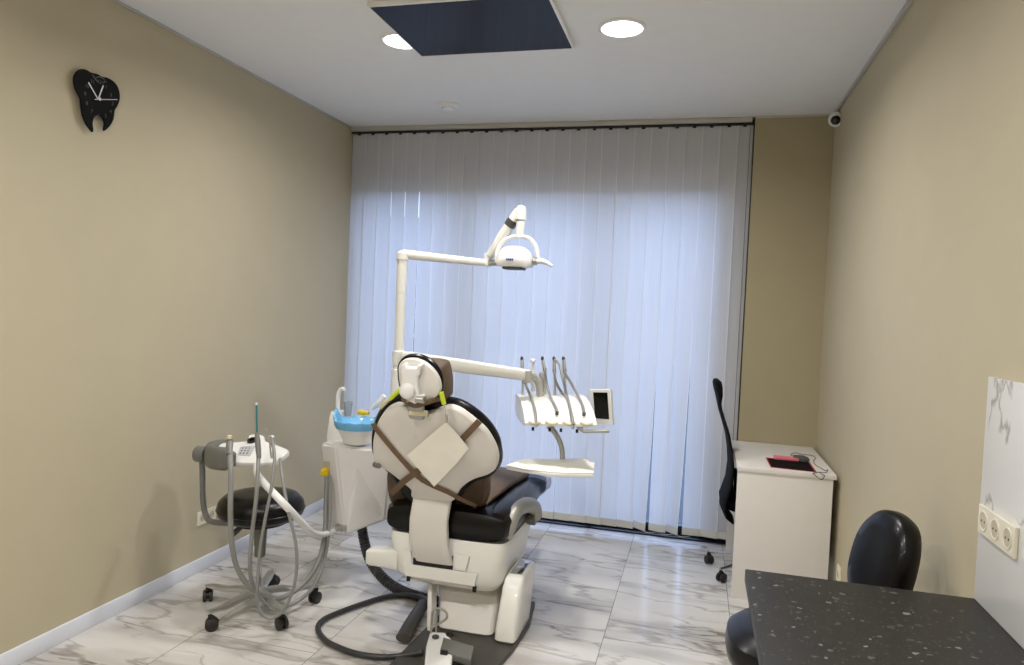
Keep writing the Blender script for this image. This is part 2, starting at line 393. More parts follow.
# window: frame, mullions and panes
bm = B(); YF = D+.16
for lo, hi in (((0, YF, 0), (XW, YF+.07, .07)), ((0, YF, 2.44), (XW, YF+.07, 2.5)), ((0, YF, 0), (.07, YF+.07, 2.5)), ((XW-.2, YF, 0), (XW, YF+.07, 2.5)),
               ((.90, YF, 0), (1.00, YF+.07, 2.5)), ((1.93, YF, 0), (1.99, YF+.07, 2.5))):
    box(bm, lo, hi, .004)
wf = struct('window_1', bm, 'frame')
for i, (a, b) in enumerate(((.07, .90), (1.0, 1.93), (1.99, XW-.2))):
    bm = B(); box(bm, (a, YF+.03, .07), (b, YF+.036, 2.44)); obj('window_pane', bm, 'glass', wf, flat=True)
bm = B(); box(bm, (0, D+.08, 0), (XW, YF, .012), .003); struct('window_sill', bm, 'frame')
# thin black reveal strip beside the blind
bm = B(); box(bm, (XW-.008, D+.0, 0), (XW, D+.2, H), .002); struct('trim_4', bm, 'frame')
bm = B(); box(bm, (XW-.03, D+.14, 0.1), (XW-.012, D+.2, H), .002); struct('trim_5', bm, 'frame')
# outside: pavement, facing building and side wing
bm = B(); box(bm, (-15, D+.4, -.3), (18, 30, -.15)); struct('outside_ground', bm, 'road', flat=True)
b1 = thing('street_building', (3, 14, -.15), 'grey blue building with pale bands seen through the gaps of the blind', 'building')
quick('facade', 'fac', b1, box, (-9, 14, -.15), (15, 18, 3.4))
for k in range(9):
    bm = B(); box(bm, (-9, 13.9, .1+k*.38), (15, 14, .16+k*.38)); obj('band', bm, 'facw', b1, flat=True)

# vertical blind
bl = thing('vertical_blind', (1.47, D+.025, 0), 'white vertical fabric blind covering the whole window wall', 'blind')
YS = D+.025
bm = B(); box(bm, (.006, YS-.03, H-.034), (XW-.02, YS+.03, H-.001), .004); obj('headrail', bm, 'rail', bl)
bm = B(); box(bm, (.006, YS-.012, H-.048), (XW-.02, YS+.012, H-.034), .002); obj('track', bm, 'frame', bl)
NS = 26; pitch = .1136; x0 = .066
twist = {19: (7, 9), 20: (7, 40), 21: (7, 12), 22: (7, 44), 23: (6, -6), 24: (9, 12), 25: (9, 8)}
for k in range(NS):
    a0, a1 = twist.get(k, (6.5+random.uniform(-1, 1), 6.5+random.uniform(-1.5, 1.5)))
    xc = x0 + k*pitch; zt, zb = H-.052, .052 - .0012*k*0
    if k == 25: xc -= .012
    sh = random.uniform(-.004, .004); wdt = .1195; bm = B(); NZ = 14; SS = (-.5, -.465, -.2, 0, .2, .458, .5); NX = 6; grid = []
    for i in range(NZ+1):
        t = i/NZ; z = zt + (zb+.045-zt)*t; ang = math.radians(a0 + (a1-a0)*max(0, (t-.35)/.65)**1.3)
        row = []
        for j in range(NX+1):
            s = SS[j]*wdt; bow = .0012*(1-(2*SS[j])**2)
            row.append(bm.verts.new((xc + sh*t - .0598*(math.cos(math.radians(a0))-math.cos(ang))*(k in (20, 22)) + s*math.cos(ang) + bow*math.sin(ang), YS - s*math.sin(ang) - bow*math.cos(ang) + .004, z)))
        grid.append(row)
    for i in range(NZ):
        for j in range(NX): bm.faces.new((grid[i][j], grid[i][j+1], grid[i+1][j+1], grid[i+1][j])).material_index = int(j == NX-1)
    sl = obj('slat', bm, ['blind', 'lit_edge'], bl)
    bm = B(); ang = math.radians(a1); cdir = V((math.cos(ang), -math.sin(ang), 0)); nd = V((math.sin(ang), math.cos(ang), 0)); c = V((xc+sh-.0598*(math.cos(math.radians(a0))-math.cos(ang))*(k in (20, 22)), YS+.004, 0))
    if k == 22: nd2 = nd; c = c + V((0, -.02, .006))
    zb2 = zb; Rg = []
    for z, th in ((zb2, .0015), (zb2+.01, .003), (zb2+.04, .003), (zb2+.05, .001)):
        Rg.append([c + cdir*s*wdt/2 + nd*q*th + V((0, 0, z)) for s, q in ((-1, -1), (1, -1), (1, 1), (-1, 1))])
    rings(bm, Rg); obj('hem_weight', bm, 'hem', sl)
    # hanger clip at the top of each slat
    bm = B(); box(bm, (xc-.012, YS-.004, H-.06), (xc+.012, YS+.010, H-.048), .001); obj('clip', bm, 'blackpl', sl)
bm = B()
for k in range(20, 23):
    xa, xb = x0+k*pitch, x0+(k+1)*pitch
    tube(bm, [(xa, YS-.014, .055), ((xa+xb)/2, YS-.02, .042), (xb, YS-.014, .055)], .0016, seg=6, sub=5)
obj('bottom_chain', bm, 'rail', bl)
bm = B()
tube(bm, [(XW-.028, YS-.02, H-.06), (XW-.03, YS-.022, 1.6), (XW-.032, YS-.02, .35), (XW-.024, YS-.01, .33), (XW-.02, YS, .4), (XW-.018, YS+.004, H-.06)], .0016, seg=6, sub=4)
obj('control_cord', bm, 'dim', bl)

# ================================================================ CEILING FITTINGS
def downlight(x, y, label, group):
    t = thing('ceiling_downlight', (x, y, H), label, 'ceiling lamp', group)
    bm = B(); lathe(bm, [(.112, 0), (.112, -.006), (.107, -.010), (.097, -.010), (.094, -.004), (.094, 0)], (x, y, H)); obj('bezel', bm, 'white', t)
    bm = B(); lathe(bm, [(.094, -.003), (.093, -.007), (.04, -.009), (.001, -.0095)], (x, y, H)); obj('diffuser', bm, 'led', t)
    ld = bpy.data.lights.new('downlight_led', 'AREA'); ld.shape = 'DISK'; ld.size = .18; ld.energy = LAMP_W; ld.color = (1, .97, .925); ld.spread = math.radians(162)
    lo = bpy.data.objects.new('downlight_led', ld); C.objects.link(lo); lo.parent = t; lo.location = (0, 0, -.013)
G = 'round recessed ceiling downlights'
downlight(2.245, 3.375, 'round recessed ceiling light in full view right of the dark panel', G)
downlight(1.135, 3.375, 'round recessed ceiling light half hidden behind the left edge of the dark panel', G)
for x in (1.10, 2.245):
    for y in (1.25, -.9):
        downlight(x, y, 'round recessed ceiling light in the near part of the room', G)
# dark ceiling panel
ring = [P(372, 3, z=2.85), P(418, 57.5, z=2.85), P(570, 49.5, z=2.85), P(552, -2, z=2.85)]
xl, xr = 1.163, 1.990; ya, yb = 2.92, 3.555
t = thing('ceiling_panel', ((xl+xr)/2, (ya+yb)/2, H), 'large dark glossy square panel with white frame hanging on the ceiling', 'ceiling panel')
bm = B()
for lo, hi in (((xl, ya, 2.876), (xr, ya+.010, H)), ((xl, yb-.010, 2.876), (xr, yb, H)), ((xl, ya+.010, 2.876), (xl+.008, yb-.010, H)), ((xr-.012, ya+.010, 2.876), (xr, yb-.010, H))): box(bm, lo, hi, .002)
obj('frame', bm, 'white', t)
bm = B(); box(bm, (xl+.008, ya+.010, 2.878), (xr-.012, yb-.010, 2.892)); obj('glass_panel', bm, 'navy', t, flat=True)
# smoke detector
c = P(448, 104, z=H)
t = thing('smoke_detector', (c.x, c.y, H), 'small round white smoke detector on the ceiling near the blind', 'smoke detector')
bm = B(); lathe(bm, [(.072, 0), (.072, -.012), (.062, -.022), (.045, -.026)], (c.x, c.y, H)); obj('base', bm, 'ceil', t)
bm = B(); lathe(bm, [(.042, -.024), (.040, -.038), (.03, -.044), (.001, -.045)], (c.x, c.y, H)); obj('sensor_cap', bm, 'ceil', t)
# security camera in the far right corner
c = P(836, 119.5, y=4.80)
t = thing('security_camera', (c.x+.03, 4.93, c.z), 'small white dome security camera in the far right ceiling corner', 'camera')
bm = B(); r_ = .046
lathe(bm, [(r_*math.sin(a), -r_*math.cos(a)) for a in [i*PI/12 for i in range(13)]], c, axis=V((0, 1, 0))); obj('housing', bm, 'white', t)
bm = B(); f = (CAM-c).normalized(); f = (f+V((-.05, 0, -.12))).normalized()
lathe(bm, [(.001, .040), (.026, .036), (.028, .040), (.022, .046), (.014, .049), (.001, .05)], c, axis=f); obj('lens', bm, 'screen', t)
bm = B(); cyl(bm, c+V((.02, .02, .0)), (c.x+.05, D, c.z+.01), .018, .03, 16); obj('bracket', bm, 'white', t)
bm = B(); box(bm, (W-.028, c.y+.02, c.z-.01), (W-.0, c.y+.05, H-.016), .004); obj('cable_duct', bm, 'rail', t)

# ================================================================ TOOTH CLOCK on the left wall
px = [(190,200),(215,165),(250,162),(285,180),(318,188),(345,203),(378,210),(415,235),(438,275),(443,325),(430,365),(415,390),(408,440),(385,480),(358,503),(352,495),(357,460),(345,430),(320,418),(300,430),(293,465),(297,500),(290,510),(265,480),(240,430),(228,370),(222,320),(200,280),(189,240)]
cv = lambda q, x: P(40+q[0]/5.54, 40+q[1]/5.54, x=x)
t = thing('tooth_clock', cv((325, 340), 0.0), 'black tooth-shaped wall clock high on the left wall', 'wall clock')
bm = B(); slab(bm, [cv(q, .026) for q in px], (-1, 0, 0), .006, .001, sub=3); obj('clock_face', bm, 'matt', t)
bm = B(); c = cv((328, 327), .02); cyl(bm, (0, c.y, c.z), (.021, c.y, c.z), .03); obj('movement', bm, 'blackpl', t)
for nm, q, wd in (('hour_hand', (350, 252), .0055), ('minute_hand', (268, 235), .005), ('second_hand', (428, 330), .003)):
    bm = B(); a, b = cv((322 if nm != 'second_hand' else 303, 329), .029), cv(q, .029); strip(bm, [a, a+(b-a)*.5, b], (1, 0, 0), wd, .0012); obj(nm, bm, 'whitehand', t)
bm = B(); c = cv((330, 327), .03); cyl(bm, c, c+V((.003, 0, 0)), .007, seg=14); obj('hub', bm, 'whitehand', t)
c = cv((328, 327), .0265)
for h in range(1, 13):                       # twelve numerals around the centre
    a = h/12*2*PI; fc = bpy.data.curves.new('numeral', 'FONT'); fc.body = str(h); fc.size = .022; fc.align_x = 'CENTER'; fc.align_y = 'CENTER'; fc.extrude = .0004
    to = bpy.data.objects.new('tmp', fc); C.objects.link(to); dg = bpy.context.evaluated_depsgraph_get(); me = bpy.data.meshes.new_from_object(to.evaluated_get(dg))
    bpy.data.objects.remove(to); bm = B(); bm.from_mesh(me)
    ce = V((.0268, c.y+math.sin(a)*.075, c.z+math.cos(a)*.075))
    for v in bm.verts: v.co = ce + V((v.co.z, v.co.x, v.co.y))
    obj('numeral', bm, 'dim', t, flat=True)
bm = B()                                     # cut-out instrument strokes near the crown
for pts in (((292,195),(305,215),(322,232)), ((310,208),(330,203),(350,212),(358,225)), ((345,236),(368,230))):
    strip(bm, [cv(q, .0265) for q in pts], (1, 0, 0), .004, .001)
obj('instrument_emblem', bm, 'dim', t)

# ================================================================ SOCKETS
def socket(name, n, cpt, axis_u, nrm, label, w_=.078, group=None, tilt=0):
    cpt, au, nrm = V(cpt), V(axis_u), V(nrm); up = V((0, 0, 1))
    t = thing(name, cpt, label, 'power socket', group)
    bm = B(); hw = n*w_/2
    slab(bm, [cpt-au*hw-up*w_/2, cpt+au*hw-up*w_/2, cpt+au*hw+up*w_/2, cpt-au*hw+up*w_/2], nrm, .010, .003, sub=1); obj('plate', bm, 'socket', t)
    for i in range(n):
        c = cpt + au*((i-(n-1)/2)*w_) + nrm*.010
        bm = B(); lathe(bm, [(.027, -.001), (.027, .0015), (.0245, .002), (.0215, .001), (.020, -.001)], c, axis=nrm, seg=24); q = obj('outlet', bm, 'socket', t)
        bm = B(); lathe(bm, [(.0212, .0), (.0212, .0008), (.001, .0008)], c, axis=nrm, seg=24); obj('recess', bm, 'sockin', q)
        bm = B()
        for s in (-1, 1): cyl(bm, c+au*.0095*s+nrm*.0006, c+au*.0095*s+nrm*.0014, .0028, seg=10)
        obj('pin_hole', bm, 'hole', q)
    return t
socket('power_socket', 2, (0, 3.44, .305), (0, 1, 0), (1, 0, 0), 'ivory double power socket low on the left wall behind the round stool')
socket('power_socket', 1, (W, 4.00, .245), (0, 1, 0), (-1, 0, 0), 'ivory power socket low on the right wall between desk and black chair back', w_=.085)
socket('power_socket', 3, (W-.012, 2.055, 1.052), (0, 1, 0), (-1, 0, 0), 'ivory triple power socket on the marble splash panel', w_=.076)

# ================================================================ WORKTOP AND SPLASH PANEL (right foreground)
bm = B(); box(bm, (2.832, .95, .785), (W-.0005, 2.192, .823), .004); o = obj('worktop', bm, 'granite'); tag(o, 'black speckled worktop in the right foreground under the splash panel', 'worktop')
bm = B(); box(bm, (W-.012, .95, .8235), (W-.0002, 2.19, 1.434), .0012); o = obj('splash_panel', bm, 'panel'); tag(o, 'white marble-veined splash panel on the right wall above the worktop', 'wall panel')
t = thing('worktop_support', (3.13, 1.2, 0), 'white base cabinet carrying the near end of the speckled worktop', 'cabinet')
bm = B(); box(bm, (2.90, .96, .08), (W-.016, 1.40, .784), .002); obj('body', bm, 'desk', t)
bm = B(); box(bm, (2.94, .99, 0), (W-.03, 1.38, .08)); obj('plinth', bm, 'blackpl', t)
for k in (0, 1):
    bm = B(); box(bm, (2.882, .965+.22*k, .09), (2.9, .965+.22*k+.212, .775), .002); q = obj('door', bm, 'desk', t)
    bm = B(); tube(bm, [(2.882, 1.06+.22*k, .70), (2.862, 1.06+.22*k, .70), (2.862, 1.12+.22*k, .70), (2.882, 1.12+.22*k, .70)], .004, seg=8, sub=3); obj('handle', bm, 'steel', q)

# ================================================================ casters and star base
def caster(par, c, ang, r=.025, mt='caster', cap='blackpl'):
    c = V(c); ax = V((math.cos(ang), math.sin(ang), 0)); rd = V((-ax.y, ax.x, 0)); wc = c + rd*.012 + V((0, 0, r))
    bm = B()
    tube(bm, [wc+rd*(-.012)+V((0, 0, r+.010)), wc+V((0, 0, .004+r*.9)), wc+rd*r*.9+V((0, 0, r*.35))], [.010, .012, .008], seg=8, sub=4, asp=1.2)
    cyl(bm, c+V((0, 0, 2*r-.002)), c+V((0, 0, 2*r+.02)), .006, seg=10)
    cyl(bm, wc-ax*.006, wc+ax*.006, r*.6, seg=12); o = obj('caster', bm, cap, par)
    for s in (-1, 1):
        bm = B(); lathe(bm, [(.3*r, -.009), (.85*r, -.009), (r, -.006), (r, .006), (.85*r, .009), (.3*r, .010), (.001, .010)], wc + ax*s*.0145, axis=ax*s, seg=18); obj('wheel', bm, mt, o)
def star(par, c, R, a0, mt, r=.025, hub=.07, rise=.035, w_=.016):
    c = V(c)
    bm = B(); lathe(bm, [(.02, hub-.005), (.034, hub), (.036, hub+.03), (.028, hub+.045), (.02, hub+.047)], c); obj('hub', bm, mt, par)
    for k in range(5):
        a = a0 + k*2*PI/5; d = V((math.cos(a), math.sin(a), 0)); side = V((-d.y, d.x, 0)); top = 2*r+.02
        bm = B(); R_ = []
        for s_, z, hw, hh in ((.01, hub+.02, w_*1.1, .016), (.3, hub+.015+rise*.3, w_, .013), (.7, (hub+top)/2+.006, w_*.85, .010), (.96, top+.007, w_*.75, .008), (1.03, top+.006, w_*.5, .006)):
            R_.append(sup(c + d*R*s_ + V((0, 0, z)), side, V((0, 0, 1)), hw, hh, 3.5, 14))
        rings(bm, R_); obj('leg', bm, mt, par)
        caster(par, c + d*R, a + .9 + k*.7, r)

# ================================================================ DOCTOR STOOL with grey arm support (left)
SX, SY = .60, 3.08
t = thing('dental_stool', (SX, SY, 0), 'round black stool with grey armrest support and steel star base beside left wall', 'stool')
star(t, (SX, SY, 0), .285, math.radians(-105), 'steel', .030, w_=.026)
bm = B(); cyl(bm, (SX, SY, .10), (SX, SY, .30), .014, seg=16); obj('gas_lift', bm, 'chrome', t)
bm = B(); cyl(bm, (SX, SY, .27), (SX, SY, .46), .026, .034, 20, .003); obj('column_sleeve', bm, 'grey', t)
bm = B(); lathe(bm, [(.13, .465), (.18, .470), (.203, .49), (.210, .52), (.202, .552), (.175, .578), (.12, .590), (.06, .592), (.001, .590)], (SX, SY, 0), seg=40)
lathe(bm, [(.2085, .512), (.2125, .516), (.2085, .520)], (SX, SY, 0), seg=40); obj('seat', bm, 'black', t)
bm = B(); cyl(bm, (SX, SY, .445), (SX, SY, .468), .13, seg=24); obj('seat_plate', bm, 'blackpl', t)
bm = B(); tube(bm, [(SX-.02, SY-.02, .445), (SX-.06, SY-.07, .43), (SX-.10, SY-.10, .385)], [.005, .007, .014, .012], seg=10); obj('lever', bm, 'dgrey', t)
a = P(238, 523, y=3.04); b = P(206, 515, y=3.1); cc = P(203, 500, y=3.1)
bm = B(); tube(bm, [(SX-.06, SY, .450), a, P(213, 522, y=3.08), b, cc, P(202.5, 475, y=3.1), P(202, 452, y=3.1)], .0145, seg=12, sub=6); obj('support_arm', bm, 'grey', t)
bm = B(); c = P(201, 454, y=3.1); cyl(bm, c+V((-.028, 0, 0)), c+V((.03, 0, 0)), .042, seg=24, bev=.008); obj('pivot', bm, 'grey', t)
# curved pad
bm = B(); c = P(222, 453, y=3.12); R_ = []
for i in range(17):
    f = i/16; a = math.radians(130 + 175*f); cen = V((c.x+.065+.125*math.cos(a), c.y+.02+.115*math.sin(a), c.z-.004)); rad = V((math.cos(a), math.sin(a), 0))
    e = min(1, .55+4*min(f, 1-f)); R_.append(sup(cen, rad, V((0, 0, 1)), .026*e, .058*e, 3.2, 20))
rings(bm, R_); obj('torso_pad', bm, 'grey', t)

# ================================================================ CUSPIDOR UNIT
A0, B0, C0 = P(327.6, 526, z=.31), P(344, 536, z=.31), P(385, 524, z=.31)
A1, B1 = P(321, 443, z=.80), P(335, 445.5, z=.80)
u = thing('cuspidor_unit', ((A0.x+C0.x)/2, (A0.y+C0.y)/2, 0), 'white faceted dental unit cabinet with spittoon bowl left of the chair', 'dental unit')
bm = B()
def vv(p): return bm.verts.new(p)
ux = V((.19, .30, 0)); dpt = V((.30, -.04, 0))
A1 = P(320.5, 443, y=3.46); B1 = P(335, 445.5, y=3.40); A0 = P(327.6, 526, y=3.50); B0 = P(345, 536, y=3.42); C0 = P(386, 520, y=3.58); C1 = P(392, 449, y=3.44); K1 = P(367, 449, y=3.41)
Kc = P(357, 471, y=3.425); K0 = P(348, 527, y=3.43)
back = .26
def bk(p, q=back): return p + V((.0, q, 0))
vs = {k: vv(v) for k, v in dict(A1=A1, B1=B1, K1=K1, C1=C1, A0=A0, B0=B0, C0=C0, Kc=Kc, A1b=bk(A1), C1b=bk(C1, .22), A0b=bk(A0, .2), C0b=bk(C0, .1)).items()}
for fcs in (('A0', 'B0', 'B1', 'A1'), ('B0', 'Kc', 'K1', 'B1'), ('B0', 'C0', 'Kc'), ('Kc', 'C0', 'C1', 'K1'), ('A1', 'B1', 'K1', 'C1', 'C1b', 'A1b'), ('A0', 'A1', 'A1b', 'A0b'), ('C0', 'C0b', 'C1b', 'C1'), ('A0b', 'A1b', 'C1b', 'C0b'), ('A0', 'A0b', 'C0b', 'C0', 'B0')):
    bm.faces.new([vs[k] for k in fcs])
bmesh.ops.recalc_face_normals(bm, faces=bm.faces)
bmesh.ops.bevel(bm, geom=[e for e in bm.edges if e.calc_face_angle(0) > .5], offset=.012, segments=3, affect='EDGES', clamp_overlap=True)
obj('body', bm, 'cabinet', u, angle=25)
# recess with the yellow hose coupling in the narrow face
n1 = (B1-A1).cross(A0-A1).normalized();  n1 = n1 if n1.y < 0 else -n1
def nf(px_, py_, off=0.002): return PP(px_, py_, A1, n1) + n1*off
bm = B(); slab(bm, [nf(323.5, 461), nf(330, 461.5), nf(330.5, 477), nf(324, 476)], n1, .003, .001, sub=1); obj('coupling_recess', bm, 'sockin', u)
bm = B(); c = nf(327.5, 472, .012)
tube(bm, [c+V((-.012, 0, -.012)), c+V((-.004, 0, .006)), c+V((.012, 0, .022))], [.022, .021, .015], seg=12, sub=4); tube(bm, [c+V((.008, -.006, -.014)), c+V((.012, -.004, .012))], .013, seg=10, sub=3); obj('yellow_coupling', bm, 'yellow', u)
# bottom valve foot (arm socket)
bm = B(); c = P(343, 528, y=3.42); box(bm, c-V((.045, .01, .014)), c+V((.02, .1, .016)), .005); obj('arm_bracket', bm, 'steel', u)
# spittoon tower and bowl
bm = B(); c0 = P(337, 442, y=3.60); R_ = []
for z, a, b in ((.76, .052, .06), (.80, .054, .06), (.925, .043, .05), (.94, .035, .045)):
    R_.append(sup((c0.x, c0.y+.02, z), (1, 0, 0), (0, 1, 0), a, b, 5, 24))
rings(bm, R_); obj('tower', bm, 'cream', u)
cb = P(358, 430, y=3.46); cb.z = .862
bm = B(); lathe(bm, [(.05, -.065), (.075, -.055), (.088, -.02), (.09, -.015)], cb, seg=32); obj('bowl_foot', bm, 'cream', u)
bm = B(); lathe(bm, [(.088, -.018), (.11, .02), (.122, .052), (.124, .058), (.116, .058), (.10, .02), (.06, -.01), (.01, -.014)], cb, seg=36); obj('spittoon_bowl', bm, 'white', u)
bm = B(); R_ = []
for r, h, am in ((.118, .024, .001), (.123, .036, .002), (.129, .055, .004), (.130, .066, .007), (.118, .063, .005), (.10, .035, .003), (.06, .008, .0)):
    R_.append([cb + V((math.cos(2*PI*i/40)*(r+am*math.sin(i*2.3)), math.sin(2*PI*i/40)*(r+am*math.sin(i*1.7)), h+am*math.sin(i*1.9)*.6 + (.055*max(0, math.cos(2*PI*i/40-PI*1.05))**16 if h > .05 else 0))) for i in range(40)])
rings(bm, R_, cap0=False); o = obj('bowl_cover', bm, 'bluefilm'); tag(o, 'crinkled blue plastic film lining the rim of the spittoon bowl', 'plastic cover')
bm = B(); q = P(338, 414, y=3.50); tube(bm, [q+V((0, .0, -.03)), P(338, 400, y=3.50), P(339, 392, y=3.50), P(342, 388.5, y=3.50), P(345, 390, y=3.48)], [.014, .012, .011, .010, .009], seg=12); obj('bowl_faucet', bm, 'white', u)
# cup shelf on the far side of the unit with cup
bm = B(); q = P(385, 422, y=3.62); box(bm, (q.x-.01, 3.56, .80), (q.x+.13, 3.70, .90), .012); obj('rear_housing', bm, 'cream', u)
bm = B(); q = P(348, 407, y=3.60); lathe(bm, [(.020, -.05), (.026, .03), (.0255, .03), (.0195, -.046), (.001, -.047)], q, seg=20); o = obj('plastic_cup', bm, 'clear'); tag(o, 'clear plastic cup behind the spittoon bowl', 'cup')
bm = B(); cyl(bm, q+V((0, 0, -.12)), q+V((0, 0, -.05)), .008, .010, 12); obj('cup_stand', bm, 'cream', u)
bm = B(); q = P(363, 412.5, y=3.60); box(bm, q-V((.010, .012, .10)), q+V((.010, .012, -.012)), .003); obj('cup_shelf', bm, 'cream', u)
bm = B(); box(bm, q-V((.03, .015, .011)), q+V((.035, .015, .010)), .005); cyl(bm, q+V((-.01, 0, .008)), q+V((-.01, 0, .014)), .008, seg=12); o = obj('yellow_box', bm, 'yellow'); tag(o, 'small yellow plastic box behind the spittoon bowl rim', 'box')
bm = B(); q = P(381, 400, y=3.60); tube(bm, [q+V((-.05, 0, -.05)), q+V((-.01, 0, -.015)), q+V((.02, 0, .025))], [.012, .018, .014], seg=12, sub=4); obj('water_nozzle', bm, 'cream', u)

# ================================================================ OPERATING LIGHT
YP = 3.66
pt, pb = P(404, 252, y=YP), P(396, 395, y=YP)
pxc, ztop = (pt.x+pb.x)/2, pt.z
t = thing('operating_light', (pxc, YP, .88), 'white dental operating light on a tall angled post', 'dental lamp')
bm = B(); cyl(bm, (pxc, YP, .86), (pxc, YP, 1.245), .030, seg=24, bev=.003); cyl(bm, (pxc, YP, 1.245), (pxc, YP, 1.62), .0275, seg=24, bev=.002); cyl(bm, (pxc, YP, 1.62), (pxc, YP, ztop-.03), .0285, seg=24, bev=.002)
cyl(bm, (pxc, YP, .80), (pxc, YP, 1.20), .042, .038, 24, .004); obj('post', bm, 'cream', t)
bm = B(); cyl(bm, (pxc, YP, ztop-.055), (pxc, YP, ztop+.006), .033, seg=24, bev=.012); obj('top_joint', bm, 'cream', t)
e1 = P(487, 263, y=3.93)
bm = B(); R_ = []; d = (e1-V((pxc, YP, ztop-.012))); x, y = frame_for(d)
for s, r in ((0, .026), (.08, .027), (.5, .024), (.9, .022), (1, .018)): R_.append(sup(V((pxc, YP, ztop-.012))+d*s, x, y, r, r, 2.3, 18))
rings(bm, R_); obj('swing_arm', bm, 'cream', t)
eb = P(492, 252, y=3.93); el = P(519.5, 210, y=3.86)
bm = B(); cyl(bm, e1+V((.005, 0, -.02)), e1+V((.005, 0, .055)), .024, seg=20, bev=.005); obj('elbow_joint', bm, 'cream', t)
s0 = P(490, 256, y=3.92); d = el-s0; x, y = frame_for(d); bm = B(); rings(bm, [sup(s0+d*s, x, y, r, r*1.05, 3, 16) for s, r in ((0, .020), (.1, .026), (.5, .028), (.9, .026), (1, .022))]); q = obj('spring_arm', bm, 'cream', t)
bm = B(); g0 = s0+d*.66; rings(bm, [sup(g0+d*s, x, y, .0288, .0304, 3, 16) for s in (0, .13)]); obj('grey_band', bm, 'dgrey', q)
bm = B(); lathe(bm, [(.001, .034), (.022, .028), (.030, .012), (.031, -.01), (.031, -.05)], P(521, 211, y=3.86), seg=20); obj('head_joint', bm, 'cream', t)
y0 = P(521, 221, y=3.86); yb_ = P(519, 238, y=3.86)
bm = B(); cyl(bm, y0, yb_, .025, .023, 18, .003); obj('neck', bm, 'cream', t)
bm = B(); pts = [P(a, b, y=3.86) for a, b in ((497, 262), (497, 252), (502, 243), (511, 237.5), (521, 236.5), (530, 239), (536, 247), (538, 258))]
tube(bm, pts, .0125, seg=12, sub=6, asp=1.5); obj('yoke', bm, 'white', t)
hc = P(515, 257, y=3.86); bm = B(); R_ = []
for z, a, b in ((-.060, .075, .06), (-.057, .094, .078), (-.035, .102, .088), (-.008, .102, .090), (.0, .098, .088), (.022, .092, .082), (.042, .074, .068), (.056, .05, .048), (.062, .012, .012)):
    R_.append(sup(hc+V((0, 0, z)), (1, 0, 0), (0, 1, 0), a, b, 2.6 if z > -.01 else 3.4, 36))
rings(bm, R_); q = obj('lamp_head', bm, 'white', t)
bm = B(); box(bm, hc+V((-.055, -.066, -.072)), hc+V((.055, .05, -.056)), .006); obj('reflector_window', bm, 'dgrey', q)
bm = B()
for k in range(4): box(bm, hc+V((-.026+k*.0105, -.0915, -.026)), hc+V((-.0175+k*.0105, -.085, -.015)))
obj('blue_label', bm, 'blue', q)
bm = B(); tube(bm, [P(535, 261, y=3.86), P(541, 261, y=3.86), P(546, 262.5, y=3.86), P(552, 266, y=3.86)], [.020, .017, .013, .008], seg=12); obj('handle', bm, 'white', t)
bm = B(); cyl(bm, P(533, 261, y=3.86), P(537, 261, y=3.86), .024, seg=18, bev=.003); cyl(bm, P(500, 262, y=3.86), P(490, 263, y=3.9), .022, .018, 16); obj('side_joint', bm, 'steel', t)

# ================================================================ DELIVERY UNIT (instrument arm, console, tray, screen)
a0 = V((pxc+.04, YP-.01, 1.262)); a1 = P(527, 375, y=3.56)
t = thing('delivery_unit', (a1.x+.1, 3.55, .78), 'white dentist instrument console on a swing arm with hanging tray and dark screen', 'dental console')
d = a1-a0; dn = d.normalized(); sd = V((dn.y, -dn.x, 0)).normalized()
bm = B(); rings(bm, [sup(a0+d*s, sd, (0, 0, 1), .030, h, 5, 20) for s, h in ((0, .036), (.03, .038), (.5, .036), (.97, .030), (1, .024))]); obj('swing_arm', bm, 'cream', t)
bm = B(); cyl(bm, (pxc, YP, 1.215), (pxc, YP, 1.30), .035, seg=24, bev=.004); obj('arm_collar', bm, 'cream', t)
bm = B(); cyl(bm, a1+V((0, 0, -.04)), a1+V((0, 0, .028)), .026, seg=20, bev=.005); q = P(540, 398, y=3.63); tube(bm, [a1+V((.02, 0, -.01)), P(534, 377, y=3.60), P(539, 384, y=3.62), q], [.02, .02, .02, .02], seg=12, sub=4); obj('arm_joint', bm, 'rail', t)
# console shell: loft along x, curved top from back to front
def console_ring(x, w0, k):
    o = []
    prof = [(3.71, 1.094), (3.69, 1.104), (3.62, 1.102), (3.54, 1.084), (3.47, 1.055), (3.42, 1.022), (3.398, .998), (3.40, .985), (3.44, .977), (3.60, .985), (3.68, 1.00), (3.71, 1.04)]
    for y, z in prof: o.append(V((x + (3.40-y)*.43*w0 + .0, y, z+k)))
    return o
xL = P(525, 421, y=3.40).x; xR = P(597, 422, y=3.40).x
bm = B(); rings(bm, [console_ring(xL+(xR-xL)*s, 1, .022*s) for s in (0, .01, .25, .5, .75, .99, 1)]); bmesh.ops.bevel(bm, geom=[e for e in bm.edges if e.calc_face_angle(0) > .9], offset=.005, segments=2, affect='EDGES'); obj('console_shell', bm, 'cream', t)
bm = B()
for k in range(4):
    s = .14+.24*k; x = xL+(xR-xL)*s
    tube(bm, [(x-.03, 3.40, 1.006+.022*s), (x, 3.392, .998+.022*s), (x+.03, 3.40, 1.006+.022*s)], .007, seg=8)
obj('ivory_lip', bm, 'ivory', t)
for k, s in enumerate((.13, .45, .66, .96)):
    x = xL+(xR-xL)*s*.75; bm = B(); cyl(bm, (x, 3.43, .975+.01*s), (x, 3.43, .958+.01*s), .007, seg=12); obj('console_knob', bm, 'blackpl', t)
